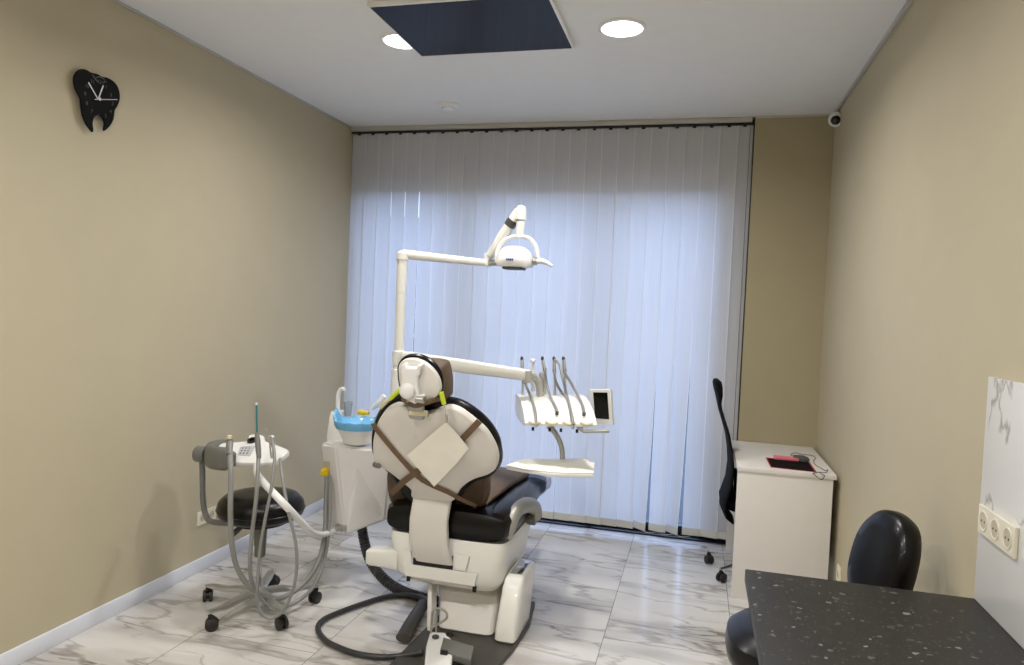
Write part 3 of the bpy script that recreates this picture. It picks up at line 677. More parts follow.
# instrument holders and hoses : (tip px, hose path px)
inst = [((522, 359), (522.5, 371), (526, 385), (532, 400), (535, 412), (536.5, 425)),
        ((542.5, 359), (545, 371), (547, 385), (551, 398), (556, 408), (557, 413)),
        ((554, 359), (554.5, 372), (556, 382), (562, 393), (568, 400), (573, 427)),
        ((563.5, 359), (565, 372), (570, 381), (576, 392), (582, 404), (584, 414))]
G4 = 'instruments in the delivery console'
def on_shell(a, b):
    y = 3.34
    while y < 3.80:
        p = P(a, b, y=y)
        for (ya_, za_), (yb_, zb_) in zip(PROF[:-1], PROF[1:]):
            if yb_ <= y <= ya_ and p.z < za_ + (zb_-za_)*(ya_-y)/(ya_-yb_) + .022*min(1, max(0, (p.x-1.8)/.36)) + .012: return p
        if y <= PROF[-1][0] and p.z < PROF[-1][1] + .02 and y > 3.385: return p + V((0, -.008, 0))
        y += .004
    return P(a, b, y=3.62)
PROF = [(3.71, 1.094), (3.69, 1.104), (3.62, 1.102), (3.54, 1.084), (3.47, 1.055), (3.42, 1.022), (3.398, .998)]
for k, (tip, *path) in enumerate(inst):
    yt = 3.68; yend = (3.385, 3.44, 3.385, 3.44)[k]; ys = [yt-.01, yt-.02, yt-.06, yt-.12, (yt+yend)/2-.06, yend]
    tp = P(*tip, y=yt); h = P(path[0][0], path[0][1], y=yt)
    bm = B(); cyl(bm, h+V((0, 0, -.01)), tp+V((0, .0, .002)), .0105, .009, 12, .002); tube(bm, [h, h+V((.004, 0, -.05)), V((h.x+.01, yt-.01, 1.10))], [.007, .006, .008], seg=10); q = obj('instrument', bm, 'rail', t)
    bm = B(); cyl(bm, tp+V((0, -.002, 0)), tp+V((0, -.01, .012)), .009, .006, 10); cyl(bm, h+V((0, -.006, .016)), h+V((0, -.009, .002)), .009, seg=10); obj('instrument_tip', bm, 'dgrey', q)
    pts = [tp+V((.004, 0, .004))] + [(P(*pp, y=3.64) if i < 2 else on_shell(*pp)) for i, pp in enumerate(path)]
    bm = B(); tube(bm, pts, [.0055, .0065, .007, .007, .007, .0065], seg=10, sub=6); obj('instrument_hose', bm, 'tube', q)
    bm = B(); e = pts[-1]; cyl(bm, e+V((0, .004, .006)), e+V((0, -.004, -.006)), .008, seg=10); obj('hose_end', bm, 'dgrey' if k in (1, 3) else 'steel', q)
bm = B(); q0 = P(575, 398, y=3.66); tube(bm, [P(554, 360, y=3.67), P(559, 364, y=3.66), P(563, 380, y=3.60), on_shell(567, 396), on_shell(571, 412), on_shell(573.5, 424)], .0068, seg=10); obj('curved_hose', bm, 'tube', t)
# syringe holder at the back
bm = B(); h = P(533, 362, y=3.70); cyl(bm, P(533, 392, y=3.70), h, .012, .007, 12, .002); lathe(bm, [(.008, -.004), (.016, 0), (.016, .012), (.010, .018)], h, seg=14); obj('syringe_holder', bm, 'white', t)
bm = B(); box(bm, P(538, 392, y=3.70), P(546, 372, y=3.74), .006); obj('holder_block', bm, 'silver', t)
# screen
s = [P(589.5, 389.5, y=3.60), P(610.5, 389.5, y=3.56), P(613, 425, y=3.56), P(591, 423, y=3.60)]
sn = (s[1]-s[0]).cross(s[3]-s[0]).normalized(); sn = sn if sn.y > 0 else -sn
bm = B(); slab(bm, s, sn, .018, .004, sub=1); q = obj('screen_frame', bm, 'white', t)
s2 = [P(593.5, 392.3, y=3.58), P(607.5, 392.6, y=3.56), P(609.5, 419.3, y=3.56), P(595.5, 418.5, y=3.58)]; s2 = [PP(a, b, s[0]-sn*.001, sn) for a, b in ((593, 392.3), (607.3, 392.6), (609, 419.3), (595, 418.5))]
bm = B(); slab(bm, s2, sn, .003, .001, sub=1); obj('screen', bm, 'screen', q)
bm = B(); tube(bm, [P(578, 426, y=3.42), P(583, 431, y=3.40), P(590, 431.3, y=3.40), P(609, 431, y=3.40)], [.010, .009, .0085, .0085], seg=10); obj('console_handle', bm, 'silver', t)
bm = B(); tube(bm, [P(578, 424.5, y=3.45), P(582, 428, y=3.44)], .008, seg=8); obj('handle_joint', bm, 'blackpl', t)
# tray arm and tray
bm = B(); tube(bm, [P(548, 426, y=3.50), P(553, 430, y=3.50), P(558, 438, y=3.50), P(561.5, 447, y=3.50), P(562.5, 459, y=3.50)], [.014, .014, .013, .013, .013], seg=12, asp=1.3); obj('tray_arm', bm, 'silver', t)
ZT = .795
tr = [P(a, b, z=ZT) for a, b in ((506.5, 466), (526, 460.5), (590, 462), (593.5, 474.5), (550, 473.5))]
bm = B(); slab(bm, tr, (0, 0, -1), .018, .004, sub=1); obj('tray', bm, 'white', t)
tp_ = [P(a, b, z=ZT+.004) for a, b in ((505.5, 465), (513, 462.5), (524, 458.5), (541, 458.8), (560, 459), (589, 458.2), (589.5, 461.5), (594.8, 462.5), (593.5, 473), (570, 473), (550, 472), (525, 469))]
bm = B(); slab(bm, tp_, (0, 0, -1), .003, .0008, sub=1)
for v in bm.verts: v.co.z += .002*noise.noise(v.co*23)
o = obj('tray_paper', bm, 'paperw'); tag(o, 'white paper liner on the hanging instrument tray', 'paper')

# ================================================================ ASSISTANT CONSOLE with hoses
t = thing('assistant_console', (.56, 3.05, .70), 'white suction hose holder on bent arm above the round stool', 'dental console')
cn = V((0, -.42, .91)).normalized(); c0 = (.55, 3.02, .735)
def cpix(a, b): return PP(190+a/6.65, 400+b/6.65, c0, cn)
out = [(178, 315), (205, 290), (250, 280), (370, 272), (392, 233), (440, 226), (492, 238), (500, 270), (560, 292), (645, 325), (650, 345), (605, 380), (560, 408), (500, 418), (400, 418), (300, 412), (262, 400), (235, 375), (205, 355), (180, 345)]
bm = B(); slab(bm, [cpix(*q) for q in out], -cn, .030, .006, sub=2); obj('console_body', bm, 'white', t)
bm = B(); slab(bm, [cpix(*q)+cn*.0005 for q in ((335, 312), (440, 305), (400, 375), (315, 368))], cn, .0015, .0005, sub=1); kp = obj('keypad', bm, 'sticker', t)
bm = B(); c = cpix(413, 273)+cn*.002; lathe(bm, [(.012, 0), (.012, .007), (.024, .007), (.025, 0)], c, axis=cn, seg=24); obj('display_ring', bm, 'screen', t)
bm = B()
for i in range(3):
    for j in range(3): cc = cpix(352+22*i-8*j, 322+17*j)+cn*.002; cyl(bm, cc, cc+cn*.0015, .004, seg=8)
obj('key', bm, 'dgrey', kp)
# hoses: (holder top px, path px..., y values)
def hp(seq): return [P(a, b, y=y) for a, b, y in seq]
h1 = hp([(230, 442, 2.93), (230, 455, 2.88), (231, 475, 2.84), (230.5, 510, 2.82), (232, 545, 2.84), (239, 572, 2.90), (256, 592, 2.96), (280, 598, 3.06), (304, 583, 3.17), (319, 560, 3.27), (325, 530, 3.34), (326, 500, 3.37), (327, 476, 3.39)])
h2 = hp([(258.5, 450, 2.90), (258, 470, 2.86), (256, 500, 2.83), (252, 535, 2.83), (250, 565, 2.85), (254, 588, 2.90), (270, 606, 2.98), (292, 604, 3.08), (313, 587, 3.2), (325, 556, 3.31), (329.5, 520, 3.35), (330, 476, 3.39)])
h3 = hp([(273, 443, 2.92), (274.5, 460, 2.88), (271, 490, 2.83), (265, 520, 2.81), (260, 550, 2.81), (257.5, 585, 2.82), (259, 608, 2.84), (268, 618, 2.86), (280, 614, 2.88), (290, 598, 2.89), (296, 575, 2.89), (296, 545, 2.88), (288, 510, 2.85), (282, 475, 2.88), (280, 459, 2.95)])
for hh, rr, lb in ((h1, .0125, 0), (h2, .0095, 1), (h3, .0075, 2)):
    bm = B(); tube(bm, hh, rr, seg=12, sub=7); q = obj('suction_hose', bm, 'tube', t)
    if lb == 0:
        bm = B(); a = P(229.5, 439, y=2.93); tube(bm, [a+V((0, -.0, .005)), hh[0]+V((0, -.002, -.01)), hh[1]+V((0, -.01, 0))], [.011, .016, .017, .012], seg=12); obj('hose_grip', bm, 'grey', q)
        bm = B(); cyl(bm, a+V((0, 0, .0)), a+V((0, 0, .018)), .012, .011, 14, .002); obj('grip_cap', bm, 'ivory', q)
    if lb == 1:
        bm = B(); tube(bm, [P(257, 433, y=2.92), P(258, 445, y=2.90), P(259, 458, y=2.88)], [.009, .013, .013, .010], seg=12); obj('hose_grip', bm, 'grey', q)
        bm = B(); tube(bm, [P(257, 436, y=2.92), P(256.8, 420, y=2.93), P(256.5, 405, y=2.93)], .0045, seg=10); sc_ = obj('saliva_ejector', bm, 'teal', q)
        bm = B(); cyl(bm, P(256.5, 405, y=2.93), P(256.4, 402.5, y=2.93), .0055, seg=10); obj('ejector_tip', bm, 'white', sc_) if False else obj('ejector_tip', bm, 'white', q)
    if lb == 2:
        bm = B(); tube(bm, [P(270.5, 437, y=3.0), P(271.5, 446, y=2.92), P(272.5, 458, y=2.90)], [.009, .011, .009], seg=12); obj('syringe_body', bm, 'steel', q)
        bm = B(); tube(bm, [P(270, 438, y=3.0), P(267.5, 433, y=3.0), P(265.5, 427, y=3.0)], [.004, .003, .002], seg=8); obj('syringe_nozzle', bm, 'chrome', q)
        bm = B(); cyl(bm, P(271.5, 438, y=3.0), P(271.3, 435.5, y=3.0), .014, .012, 14, .002); obj('syringe_cap', bm, 'white', q)
# bent support arm
bm = B(); pts = [P(257, 464, y=3.0), P(257, 473, y=2.96), P(263, 482, y=2.90), P(283, 503, y=2.83), P(305, 526, y=3.0), P(313, 533, y=3.12), P(323, 534.5, y=3.27), P(334, 531, y=3.42), P(341, 529, y=3.43)]
tube(bm, pts, [.016, .016, .017, .017, .017, .016, .015, .014], seg=14, sub=6); obj('support_arm', bm, 'white', t)

# ================================================================ DENTAL CHAIR
OB = V((1.5, 3.15, .50)); vb = V((0, -.4755, .8797)); nb = V((0, .8797, .4755))     # back plane; nb points to the patient side
def bp(a, b, off=0, sc=None):
    return PP(a, b, OB+nb*off, nb)
c7 = lambda q: (370+q[0]/5.115, 390+q[1]/5.115)
ch = thing('dental_chair', (1.58, 3.35, 0), 'white dental treatment chair with black upholstery seen from behind', 'dental chair')
shell_px = [(215,122),(180,100),(150,86),(118,86),(80,108),(50,145),(28,195),(12,260),(10,320),(20,372),(50,400),(95,425),(150,468),(190,500),(207,520),(213,556),(300,566),(413,576),(440,548),(470,503),(530,463),(600,440),(640,412),(652,370),(648,330),(630,285),(590,222),(530,168),(470,122),(430,102),(400,95),(370,100),(320,118),(270,130)]
bm = B(); slab(bm, [bp(*c7(q)) for q in shell_px], nb, .045, .014, sub=3, dome=.018); obj('backrest_shell', bm, 'shell', ch)
cush_px = [(215,50),(140,42),(95,60),(55,95),(22,145),(5,200),(-4,260),(2,330),(40,390),(90,440),(130,500),(170,560),(240,600),(400,600),(450,575),(490,520),(545,480),(605,462),(650,425),(668,375),(664,325),(652,272),(615,210),(560,152),(500,108),(440,78),(380,66),(300,55)]
bm = B(); slab(bm, [bp(*c7(q), off=.045) for q in cush_px], nb, .07, .028, sub=3, dome_back=.02); obj('backrest_cushion', bm, 'black', ch)
# small grey lever at the left of the shell
bm = B(); cyl(bm, bp(375, 464.5, .02), bp(379, 466, -.015), .014, .012, 14, .003); obj('side_lever', bm, 'grey', ch)
# headrest
OH = V((1.5, 2.76, 1.2)); nh = V((0, .96, .22)).normalized()
def hq(q, off=0): return PP(380+q[0]/6.65, 340+q[1]/6.65, OH+nh*off, nh)
hs = [(118,220),(118,185),(128,158),(150,138),(190,128),(235,131),(280,148),(325,180),(362,222),(388,270),(398,315),(392,352),(365,385),(320,402),(270,404),(215,408),(160,385),(138,340),(124,280)]
bm = B(); slab(bm, [hq(q) for q in hs], nh, .035, .010, sub=3, dome=.014); obj('headrest_shell', bm, 'shell', ch)
hs2 = [(108,225),(108,185),(120,150),(145,120),(190,101),(240,99),(290,112),(340,142),(380,185),(405,235),(415,290),(412,340),(392,378),(350,402),(280,415),(210,415),(160,395),(132,345),(114,285)]
bm = B(); slab(bm, [hq(q, .034) for q in hs2], nh, .035, .014, sub=3, dome_back=.01); obj('headrest_cushion', bm, 'black', ch)
# headrest articulation: bracket plate with rounded knob and yoke
bm = B(); slab(bm, [hq(q, -.036) for q in ((135,200),(145,165),(160,160),(175,185),(240,190),(252,168),(270,172),(265,230),(248,245),(246,300),(262,370),(285,380),(285,405),(230,430),(185,408),(150,350),(135,310),(140,240))], nh, .045, .008, sub=1)
obj('headrest_bracket', bm, 'white', ch)
bm = B(); k0 = hq((188, 335), -.030); lathe(bm, [(.034, .0), (.034, -.018), (.028, -.026), (.014, -.030), (.001, -.031)], k0, axis=nh, seg=28); obj('headrest_knob', bm, 'white', ch)
bm = B(); k1 = hq((266, 397), -.042); cyl(bm, k1-V((.018, 0, 0)), k1+V((.02, 0, 0)), .015, seg=16, bev=.002); obj('tilt_pivot', bm, 'steel', ch)
bm = B(); top = hq((235, 405), -.0); bot = bp(418, 425, .02); d = bot-top; x = V((1, 0, 0))
rings(bm, [sup(top+d*s, x, d.cross(x).normalized(), w_, .010, 5, 16) for s, w_ in ((-.05, .04), (0, .04), (1, .035), (1.4, .035))]); obj('headrest_stem', bm, 'steel', ch)
bm = B(); g = bp(419, 413, -.012); box(bm, g-V((.045, .008, .012)), g+V((.042, .008, .014)), .004); obj('stem_clamp', bm, 'ivory', ch)
# lower back column (curved plate from shell into the frame)
bm = B(); Rr = []
colp = [(413, 451, 494, 3.085), (412, 449.5, 503, 3.075), (409, 446.5, 520, 3.075), (408.3, 447, 540, 3.085), (411, 449, 552, 3.10), (415.5, 452.5, 563, 3.125)]
for l_, r2, v_, y in colp:
    a, b = P(l_, v_-1.0, y=y), P(r2, v_+1.5, y=y); z = (a.z+b.z)/2
    a.z = z; b.z = z; c = (a+b)/2
    Rr.append(sup(c+V((0, .018, 0)), (1, 0, 0), (0, 1, 0), (b.x-a.x)/2, .022, 5, 24))
rings(bm, Rr); obj('back_column', bm, 'shell', ch)
# seat upholstery: loft along y
bm = B(); Rr = []
for y, cx_, hw, zc, hh in ((3.135, 1.545, .25, .53, .035), (3.15, 1.545, .297, .53, .065), (3.20, 1.545, .317, .53, .078), (3.4, 1.545, .317, .53, .080), (3.6, 1.55, .31, .535, .078), (3.78, 1.555, .295, .54, .070), (3.95, 1.565, .272, .53, .064), (4.12, 1.575, .25, .50, .056), (4.22, 1.58, .235, .485, .048), (4.25, 1.58, .21, .48, .03)):
    Rr.append(sup((cx_, y, zc), (1, 0, 0), (0, 0, 1), hw, hh, 4, 40))
rings(bm, Rr); obj('seat_cushion', bm, 'black', ch)
# side bolster rising at the right edge of the leg section
bm = B(); Rr = []
for y, z, r in ((3.17, .59, .03), (3.24, .59, .048), (3.4, .588, .052), (3.6, .588, .052), (3.8, .578, .048), (3.95, .555, .04)):
    Rr.append(sup((1.80-(y-3.17)*.05, y, z-.012), (1, 0, 0), (0, 0, 1), r*1.1, r*.85, 2.5, 18))
rings(bm, Rr); obj('side_bolster', bm, 'black', ch)
# seat frame
fr_px = [(386, 517, 512, 3.17)]
bm = B(); Rr = []
zt_, zb_ = .455, .245
for z, xa, xb, ya_, yb_2 in ((.458, 1.245, 1.845, 3.155, 3.75), (.43, 1.245, 1.852, 3.145, 3.76), (.36, 1.265, 1.838, 3.14, 3.74), (.27, 1.285, 1.832, 3.14, 3.72), (.232, 1.33, 1.81, 3.16, 3.68), (.22, 1.38, 1.79, 3.18, 3.64)):
    Rr.append(sup(((xa+xb)/2, (ya_+yb_2)/2, z), (1, 0, 0), (0, 1, 0), (xb-xa)/2, (yb_2-ya_)/2, 9, 40))
rings(bm, Rr); fr = obj('seat_frame', bm, 'cream', ch)
bm = B(); a = P(374, 557, y=3.16); Rr = []
for xx, hz, hy in ((1.31, .052, .055), (1.24, .046, .05), (1.155, .040, .045), (1.138, .034, .038)): Rr.append(sup((xx, 3.20, .318-(1.3-xx)*.06), (0, 1, 0), (0, 0, 1), hy, hz, 6, 20))
rings(bm, Rr); obj('side_block', bm, 'cream', ch)
# recessed slot box around the column and a lower lip
bm = B(); s0 = [P(a, b, y=3.136) for a, b in ((413, 558), (413, 568), (452.5, 575), (453, 556))]; slab(bm, s0, (0, 1, 0), .004, .001, sub=1); obj('column_slot', bm, 'blackpl', fr)
bm = B()
pa = [P(a, b, y=3.138) for a, b in ((404, 563), (478, 573), (475, 586), (406, 575))]; slab(bm, pa, (0, -1, 0), .012, .004, sub=1)
pa = [P(a, b, y=3.138) for a, b in ((455, 553), (470, 556), (466, 571), (455, 569))]; slab(bm, pa, (0, -1, 0), .012, .004, sub=1)
pa = [P(a, b, y=3.138) for a, b in ((404, 549), (411, 550), (413, 565), (404, 563))]; slab(bm, pa, (0, -1, 0), .010, .003, sub=1)
obj('frame_bezel', bm, 'cream', fr)
bm = B()
for a in ((408, 578), (474, 589)): q = P(*a, y=3.135); box(bm, q-V((.008, .002, .016)), q+V((.010, .01, .012)), .002)
obj('frame_notch', bm, 'blackpl', fr)
# base: floor plate, skirt, right tower
bm = B(); slab(bm, [(1.455, 2.72, .0), (1.88, 2.72, 0), (1.925, 3.1, 0), (1.935, 3.35, 0), (1.90, 3.62, 0), (1.50, 3.62, 0), (1.475, 3.2, 0)], (0, 0, 1), .022, .006, sub=1); obj('floor_plate', bm, 'base', ch)
bm = B(); tube(bm, [P(424, 603, z=.05), P(412, 622, z=.045), P(403, 638, z=.035)], [.020, .022, .022], seg=12, sub=3, asp=1.6); obj('plate_foot', bm, 'base', ch)
bm = B(); Rr = []
for z, xa, xb, ya_, yb_2 in ((.023, 1.53, 1.80, 3.15, 3.62), (.03, 1.525, 1.805, 3.145, 3.62), (.12, 1.50, 1.80, 3.22, 3.62), (.20, 1.45, 1.80, 3.30, 3.62), (.30, 1.43, 1.80, 3.34, 3.62)):
    Rr.append(sup(((xa+xb)/2, (ya_+yb_2)/2, z), (1, 0, 0), (0, 1, 0), (xb-xa)/2, (yb_2-ya_)/2, 10, 40))
rings(bm, Rr); obj('base_skirt', bm, 'shell', ch)
bm = B(); slab(bm, [(0, 3.095, .03), (0, 3.10, .06), (0, 3.27, .29), (0, 3.30, .30), (0, 3.34, .30), (0, 3.34, .28), (0, 3.16, .04), (0, 3.15, .03)], (1, 0, 0), .022, .003, sub=1)
for v in bm.verts: v.co.x += 1.485 + (v.co.z < .1)*.02 - .06*v.co.z/.3
obj('skirt_rib', bm, 'shell', ch)
bm = B(); Rr = []
for z, xa, xb, ya_, yb_2 in ((.024, 1.828, 1.918, 3.11, 3.40), (.035, 1.818, 1.926, 3.10, 3.42), (.08, 1.818, 1.928, 3.11, 3.43), (.25, 1.828, 1.93, 3.17, 3.48), (.285, 1.832, 1.926, 3.20, 3.48), (.296, 1.842, 1.916, 3.23, 3.46)):
    Rr.append(sup(((xa+xb)/2, (ya_+yb_2)/2, z), (1, 0, 0), (0, 1, 0), (xb-xa)/2, (yb_2-ya_)/2, 6, 36))
rings(bm, Rr); obj('lift_tower', bm, 'cream', ch)
bm = B(); box(bm, (1.85, 3.25, .295), (1.908, 3.44, .300), .002); obj('tower_cap', bm, 'chrome', ch)
# armrest: broad silver hook
bm = B(); pts = [P(508, 538, y=3.21), P(510, 527, y=3.22), P(514, 515, y=3.27), P(520, 507.5, y=3.35), P(528, 505, y=3.46), P(535, 508, y=3.58), P(537, 517, y=3.62)]
tube(bm, pts, [.020, .028, .031, .031, .031, .029, .026], seg=16, sub=6, asp=1.3); obj('armrest', bm, 'silver', ch)
bm = B(); c = P(536, 516, y=3.60); cyl(bm, c+V((.0, 0, -.01)), c+V((-.06, 0, -.01)), .040, .036, 20, .004); obj('armrest_pivot', bm, 'grey', ch)
# clear plastic foot cover
bm = B(); Rr = []
for y, hw, zc, hh in ((3.98, .275, .555, .066), (4.05, .272, .545, .068), (4.13, .262, .53, .064), (4.20, .255, .515, .062), (4.27, .247, .503, .056), (4.285, .20, .5, .035)):
    ring = sup((1.585, y, zc), (1, 0, 0), (0, 0, 1), hw, hh, 4, 40)
    Rr.append([p + V((.003*noise.noise(p*40), .004*noise.noise(p*31+V((3, 0, 0))), .004*noise.noise(p*35+V((0, 5, 0))))) for p in ring])
rings(bm, Rr, cap0=False); o = obj('foot_cover', bm, 'clearfilm'); tag(o, 'clear crinkled plastic cover over the foot end of the dental chair', 'plastic cover')

# brown protective covers
bm = B(); Rr = []
for i, (y, xa, xb, z, th) in enumerate(((3.25, 1.27, 1.72, .61, .018), (3.32, 1.27, 1.73, .624, .022), (3.45, 1.27, 1.745, .632, .026), (3.62, 1.28, 1.755, .634, .030), (3.80, 1.30, 1.765, .628, .032), (3.93, 1.32, 1.765, .614, .030), (4.0, 1.35, 1.75, .596, .022))):
    ring = sup(((xa+xb)/2, y, z), (1, 0, 0), (0, 0, 1), (xb-xa)/2, th, 3.2, 40); Rr.append([p+V((0, 0, .004*noise.noise(p*14))) for p in ring])
rings(bm, Rr); o = obj('seat_cover', bm, 'brown'); tag(o, 'brown leatherette cover on the dental chair seat', 'seat cover')
t = thing('backrest_cover', (1.5, 3.1, .55), 'brown leatherette backrest cover held by crossed straps over the white shell', 'backrest cover')
cov = [(388, 462), (385.5, 480), (387, 495), (392, 507), (404, 514), (430, 517), (455, 517), (472, 515), (483, 509), (488.5, 497), (489, 482), (487, 470), (470, 440), (440, 415), (410, 415), (392, 435)]
bm = B(); slab(bm, [bp(a, b, .117) for a, b in cov], nb, .05, .022, sub=3, dome_back=.015)
for v in bm.verts: v.co += nb*.006*noise.noise(v.co*18)
obj('cover_pad', bm, 'brown', t)
def surf(q, off): return bp(*c7(q), off=off)
A_ = [(18, 170), (26, 190), (70, 245), (130, 318), (185, 380), (225, 425), (270, 462), (330, 493), (400, 522), (470, 560), (540, 592)]
offA = [-.003, -.006, -.012, -.017, -.020, -.021, -.020, -.018, -.013, -.004, .05]
bm = B(); strip(bm, [surf(q, o_) for q, o_ in zip(A_, offA)], -nb, .026, .003); obj('strap', bm, 'strap', t)
B_ = [(560, 158), (535, 185), (490, 232), (420, 300), (350, 355), (270, 400), (220, 432), (170, 470), (135, 505), (108, 530)]
offB = [.0, -.006, -.012, -.016, -.018, -.020, -.021, -.014, -.006, .03]
bm = B(); strip(bm, [surf(q, o_-.003) for q, o_ in zip(B_, offB)], -nb, .028, .003); obj('strap', bm, 'strap', t)
bm = B(); g = surf((540, 592), .05); strip(bm, [surf((525, 578), .02), surf((540, 592), .055), surf((533, 604), .09)], -nb, .012, .002); obj('strap_loop', bm, 'brown', t)
t = thing('headrest_cover', hq((430, 400), .1), 'brown leatherette headrest cover on the far side of the headrest', 'headrest cover')
hc_ = [(150,200),(200,165),(280,165),(370,172),(408,200),(430,290),(432,370),(420,420),(340,430),(240,425),(170,405),(135,320),(130,240)]
bm = B(); slab(bm, [hq(q, .0715) for q in hc_], nh, .135, .03, sub=3, dome_back=.01)
for v in bm.verts: v.co += nh*.004*noise.noise(v.co*20)
obj('cover_pad', bm, 'brown', t)
bm = B(); tube(bm, [hq((400, 385), .05), hq((350, 402), .0), hq((300, 420), -.015), hq((240, 436), -.015), hq((190, 425), 0), hq((150, 395), .05)], .012, seg=10, sub=5, asp=.5); obj('elastic_band', bm, 'strap', t)
# bib and its chain
t = thing('bib_chain', hq((430, 400), .05), 'lime coil bib chain hooked around the headrest', 'bib chain')
def coil(bm, pts, R, r, turns):
    pts = smooth(pts, 8); n = turns*8; o = []
    for i in range(n+1):
        f = i/n*(len(pts)-1); k = min(int(f), len(pts)-2); p = pts[k].lerp(pts[k+1], f-k); d = (pts[k+1]-pts[k]).normalized(); x, y = frame_for(d); a = i/8*2*PI
        o.append(p+(x*math.cos(a)+y*math.sin(a))*R)
    tube(bm, o, r, seg=6, sub=1)
bm = B(); coil(bm, [hq((408, 350), .0), hq((416, 385), -.0), hq((426, 425), -.0)], .0075, .0035, 14); obj('coil', bm, 'lime', t)
bm = B(); coil(bm, [hq((130, 335), .02), hq((100, 362), .02), hq((66, 392), .02)], .0065, .0035, 16); obj('coil', bm, 'lime', t)
bm = B(); tube(bm, [hq((427, 425), -.0), bp(445.5, 410, -.03), bp(446.5, 418, -.033)], .0016, seg=6); obj('chain_link', bm, 'steel', t)
bm = B(); g = bp(446.5, 418, -.036); box(bm, g-V((.006, .004, .020)), g+V((.006, .004, .016)), .002); obj('clip', bm, 'steel', t)
bm = B(); tube(bm, [hq((66, 392), .02), hq((30, 420), .04), hq((5, 450), .06)], [.006, .009, .007], seg=8); obj('coil_end', bm, 'ivory', t)
bib = [(446.3, 422), (458, 435), (468.8, 448.5), (457, 463), (445, 475.5), (434, 487), (425, 477), (416, 466), (407, 455.5), (420, 444), (433, 433)]
bm = B(); slab(bm, [bp(a, b, -.032) for a, b in bib], nb, .0022, .0006, sub=1)
for v in bm.verts: v.co += nb*.002*noise.noise(v.co*17)
o = obj('bib_napkin', bm, 'paper'); tag(o, 'cream paper bib hanging diagonally from a clip behind the chair back', 'paper bib')

# ================================================================ FOOT PEDAL
fp = thing('foot_pedal', (1.61, 2.88, .022), 'white foot control with grey pedal and wire handle behind the chair base', 'foot control')
Z0 = .0225
bm = B(); q1 = [P(a, b, z=.075) for a, b in ((430, 631), (445, 632), (453, 640), (453, 652), (451, 672), (424, 670), (426, 645))]
slab(bm, q1, (0, 0, -1), .075-Z0, .010, sub=1); obj('pedal_body', bm, 'white', fp)
bm = B(); q = P(435.5, 637.5, z=.078); lathe(bm, [(.016, 0), (.016, .006), (.012, .009), (.001, .009)], q, seg=20); obj('pedal_button', bm, 'dgrey', fp)
bm = B(); q1 = [P(a, b, z=.080) for a, b in ((443.5, 637), (474, 646), (471, 660), (440, 650))]; slab(bm, q1, (0, 0, -1), .03, .004, sub=1); obj('pedal_plate', bm, 'grey', fp)
bm = B()
for a in ((450, 634), (444, 652.5)): q = P(*a, z=.082); box(bm, q-V((.016, .008, .01)), q+V((.016, .008, .008)), .003)
obj('pedal_hinge', bm, 'blackpl', fp)
bm = B(); tube(bm, [P(431, 634, y=2.99), P(431.5, 622, y=3.0), P(433, 611, y=3.0), P(439, 608.5, y=3.0), P(446, 612, y=3.0), P(446.5, 618, y=3.0), P(440, 623, y=3.0), P(432, 627, y=2.99)], .0055, seg=8, sub=5)
tube(bm, [P(436, 632, y=2.99), P(436.5, 615, y=2.99)], .005, seg=8, sub=2); obj('wire_handle', bm, 'silver', fp)

# ================================================================ FLOOR HOSES
bm = B(); pts = [P(361, 520, y=3.62), P(364, 540, y=3.60), P(370, 560, y=3.57), P(382, 577, y=3.53), P(398, 589, y=3.50), P(416, 596, y=3.48), P(436, 601, y=3.46)]
tube(bm, pts, .030, seg=18, sub=14, ridge=.14); o = obj('corrugated_hose', bm, 'dtube'); tag(o, 'thick dark corrugated hose hanging from the unit to the chair base', 'hose')
bm = B(); pts = [P(436, 606, z=.075), P(420, 597, z=.04), P(402, 595, z=.020), P(385, 597, z=.018), P(362, 604, z=.018), P(340, 612, z=.018), P(323, 620, z=.018), P(318, 629, z=.018), P(325, 640, z=.018), P(340, 648, z=.018), P(358, 654, z=.018), P(380, 657, z=.018), P(400, 656, z=.018), P(423, 652, z=.040)]
tube(bm, pts, .0135, seg=14, sub=14, ridge=.12); o = obj('floor_hose', bm, 'dtube'); tag(o, 'dark grey ribbed hose looping across the floor to the foot control', 'hose')

# ================================================================ WHITE DESK in the far right corner
t = thing('white_desk', (3.17, 4.55, 0), 'white laminate desk in the far right corner', 'desk')
X0, X1, Y0, Y1 = 2.912, 3.405, 4.115, 4.975
bm = B(); box(bm, (X0-.002, Y0-.006, .715), (W-.022, Y1, .740), .002); obj('desk_top', bm, 'desk', t)
bm = B(); box(bm, (X0, Y0, 0), (X1, Y0+.022, .715), .0015); obj('side_panel', bm, 'desk', t)
bm = B(); box(bm, (X0, Y1-.03, 0), (X1, Y1-.008, .715), .0015); obj('side_panel', bm, 'desk', t)
bm = B(); box(bm, (X1-.022, Y0+.022, .25), (X1-.002, Y1-.03, .715), .0015); obj('modesty_panel', bm, 'desk', t)
def dp(a, b, z=.741): return P(750+a/9.5, 430+b/9.5, z=z)
bm = B(); slab(bm, [dp(148, 262), (dp(560, 300)), dp(635, 402), dp(195, 355)], (0, 0, 1), .002, .0005, sub=1); bp_ = obj('mouse_pad', bm, 'red'); tag(bp_, 'black mouse pad with red edge on the white desk', 'mouse pad')
bm = B(); slab(bm, [dp(162, 268, .7432), dp(553, 305, .7432), dp(618, 397, .7432), dp(204, 350, .7432)], (0, 0, 1), .0008, .0002, sub=1); obj('pad_surface', bm, 'mesh', bp_)
c = dp(355, 283, .7445); bm = B(); box(bm, c+V((-.075, -.03, 0)), c+V((.06, .035, .016)), .004); o = obj('pink_case', bm, 'pink'); tag(o, 'small pink case on the mouse pad', 'case')
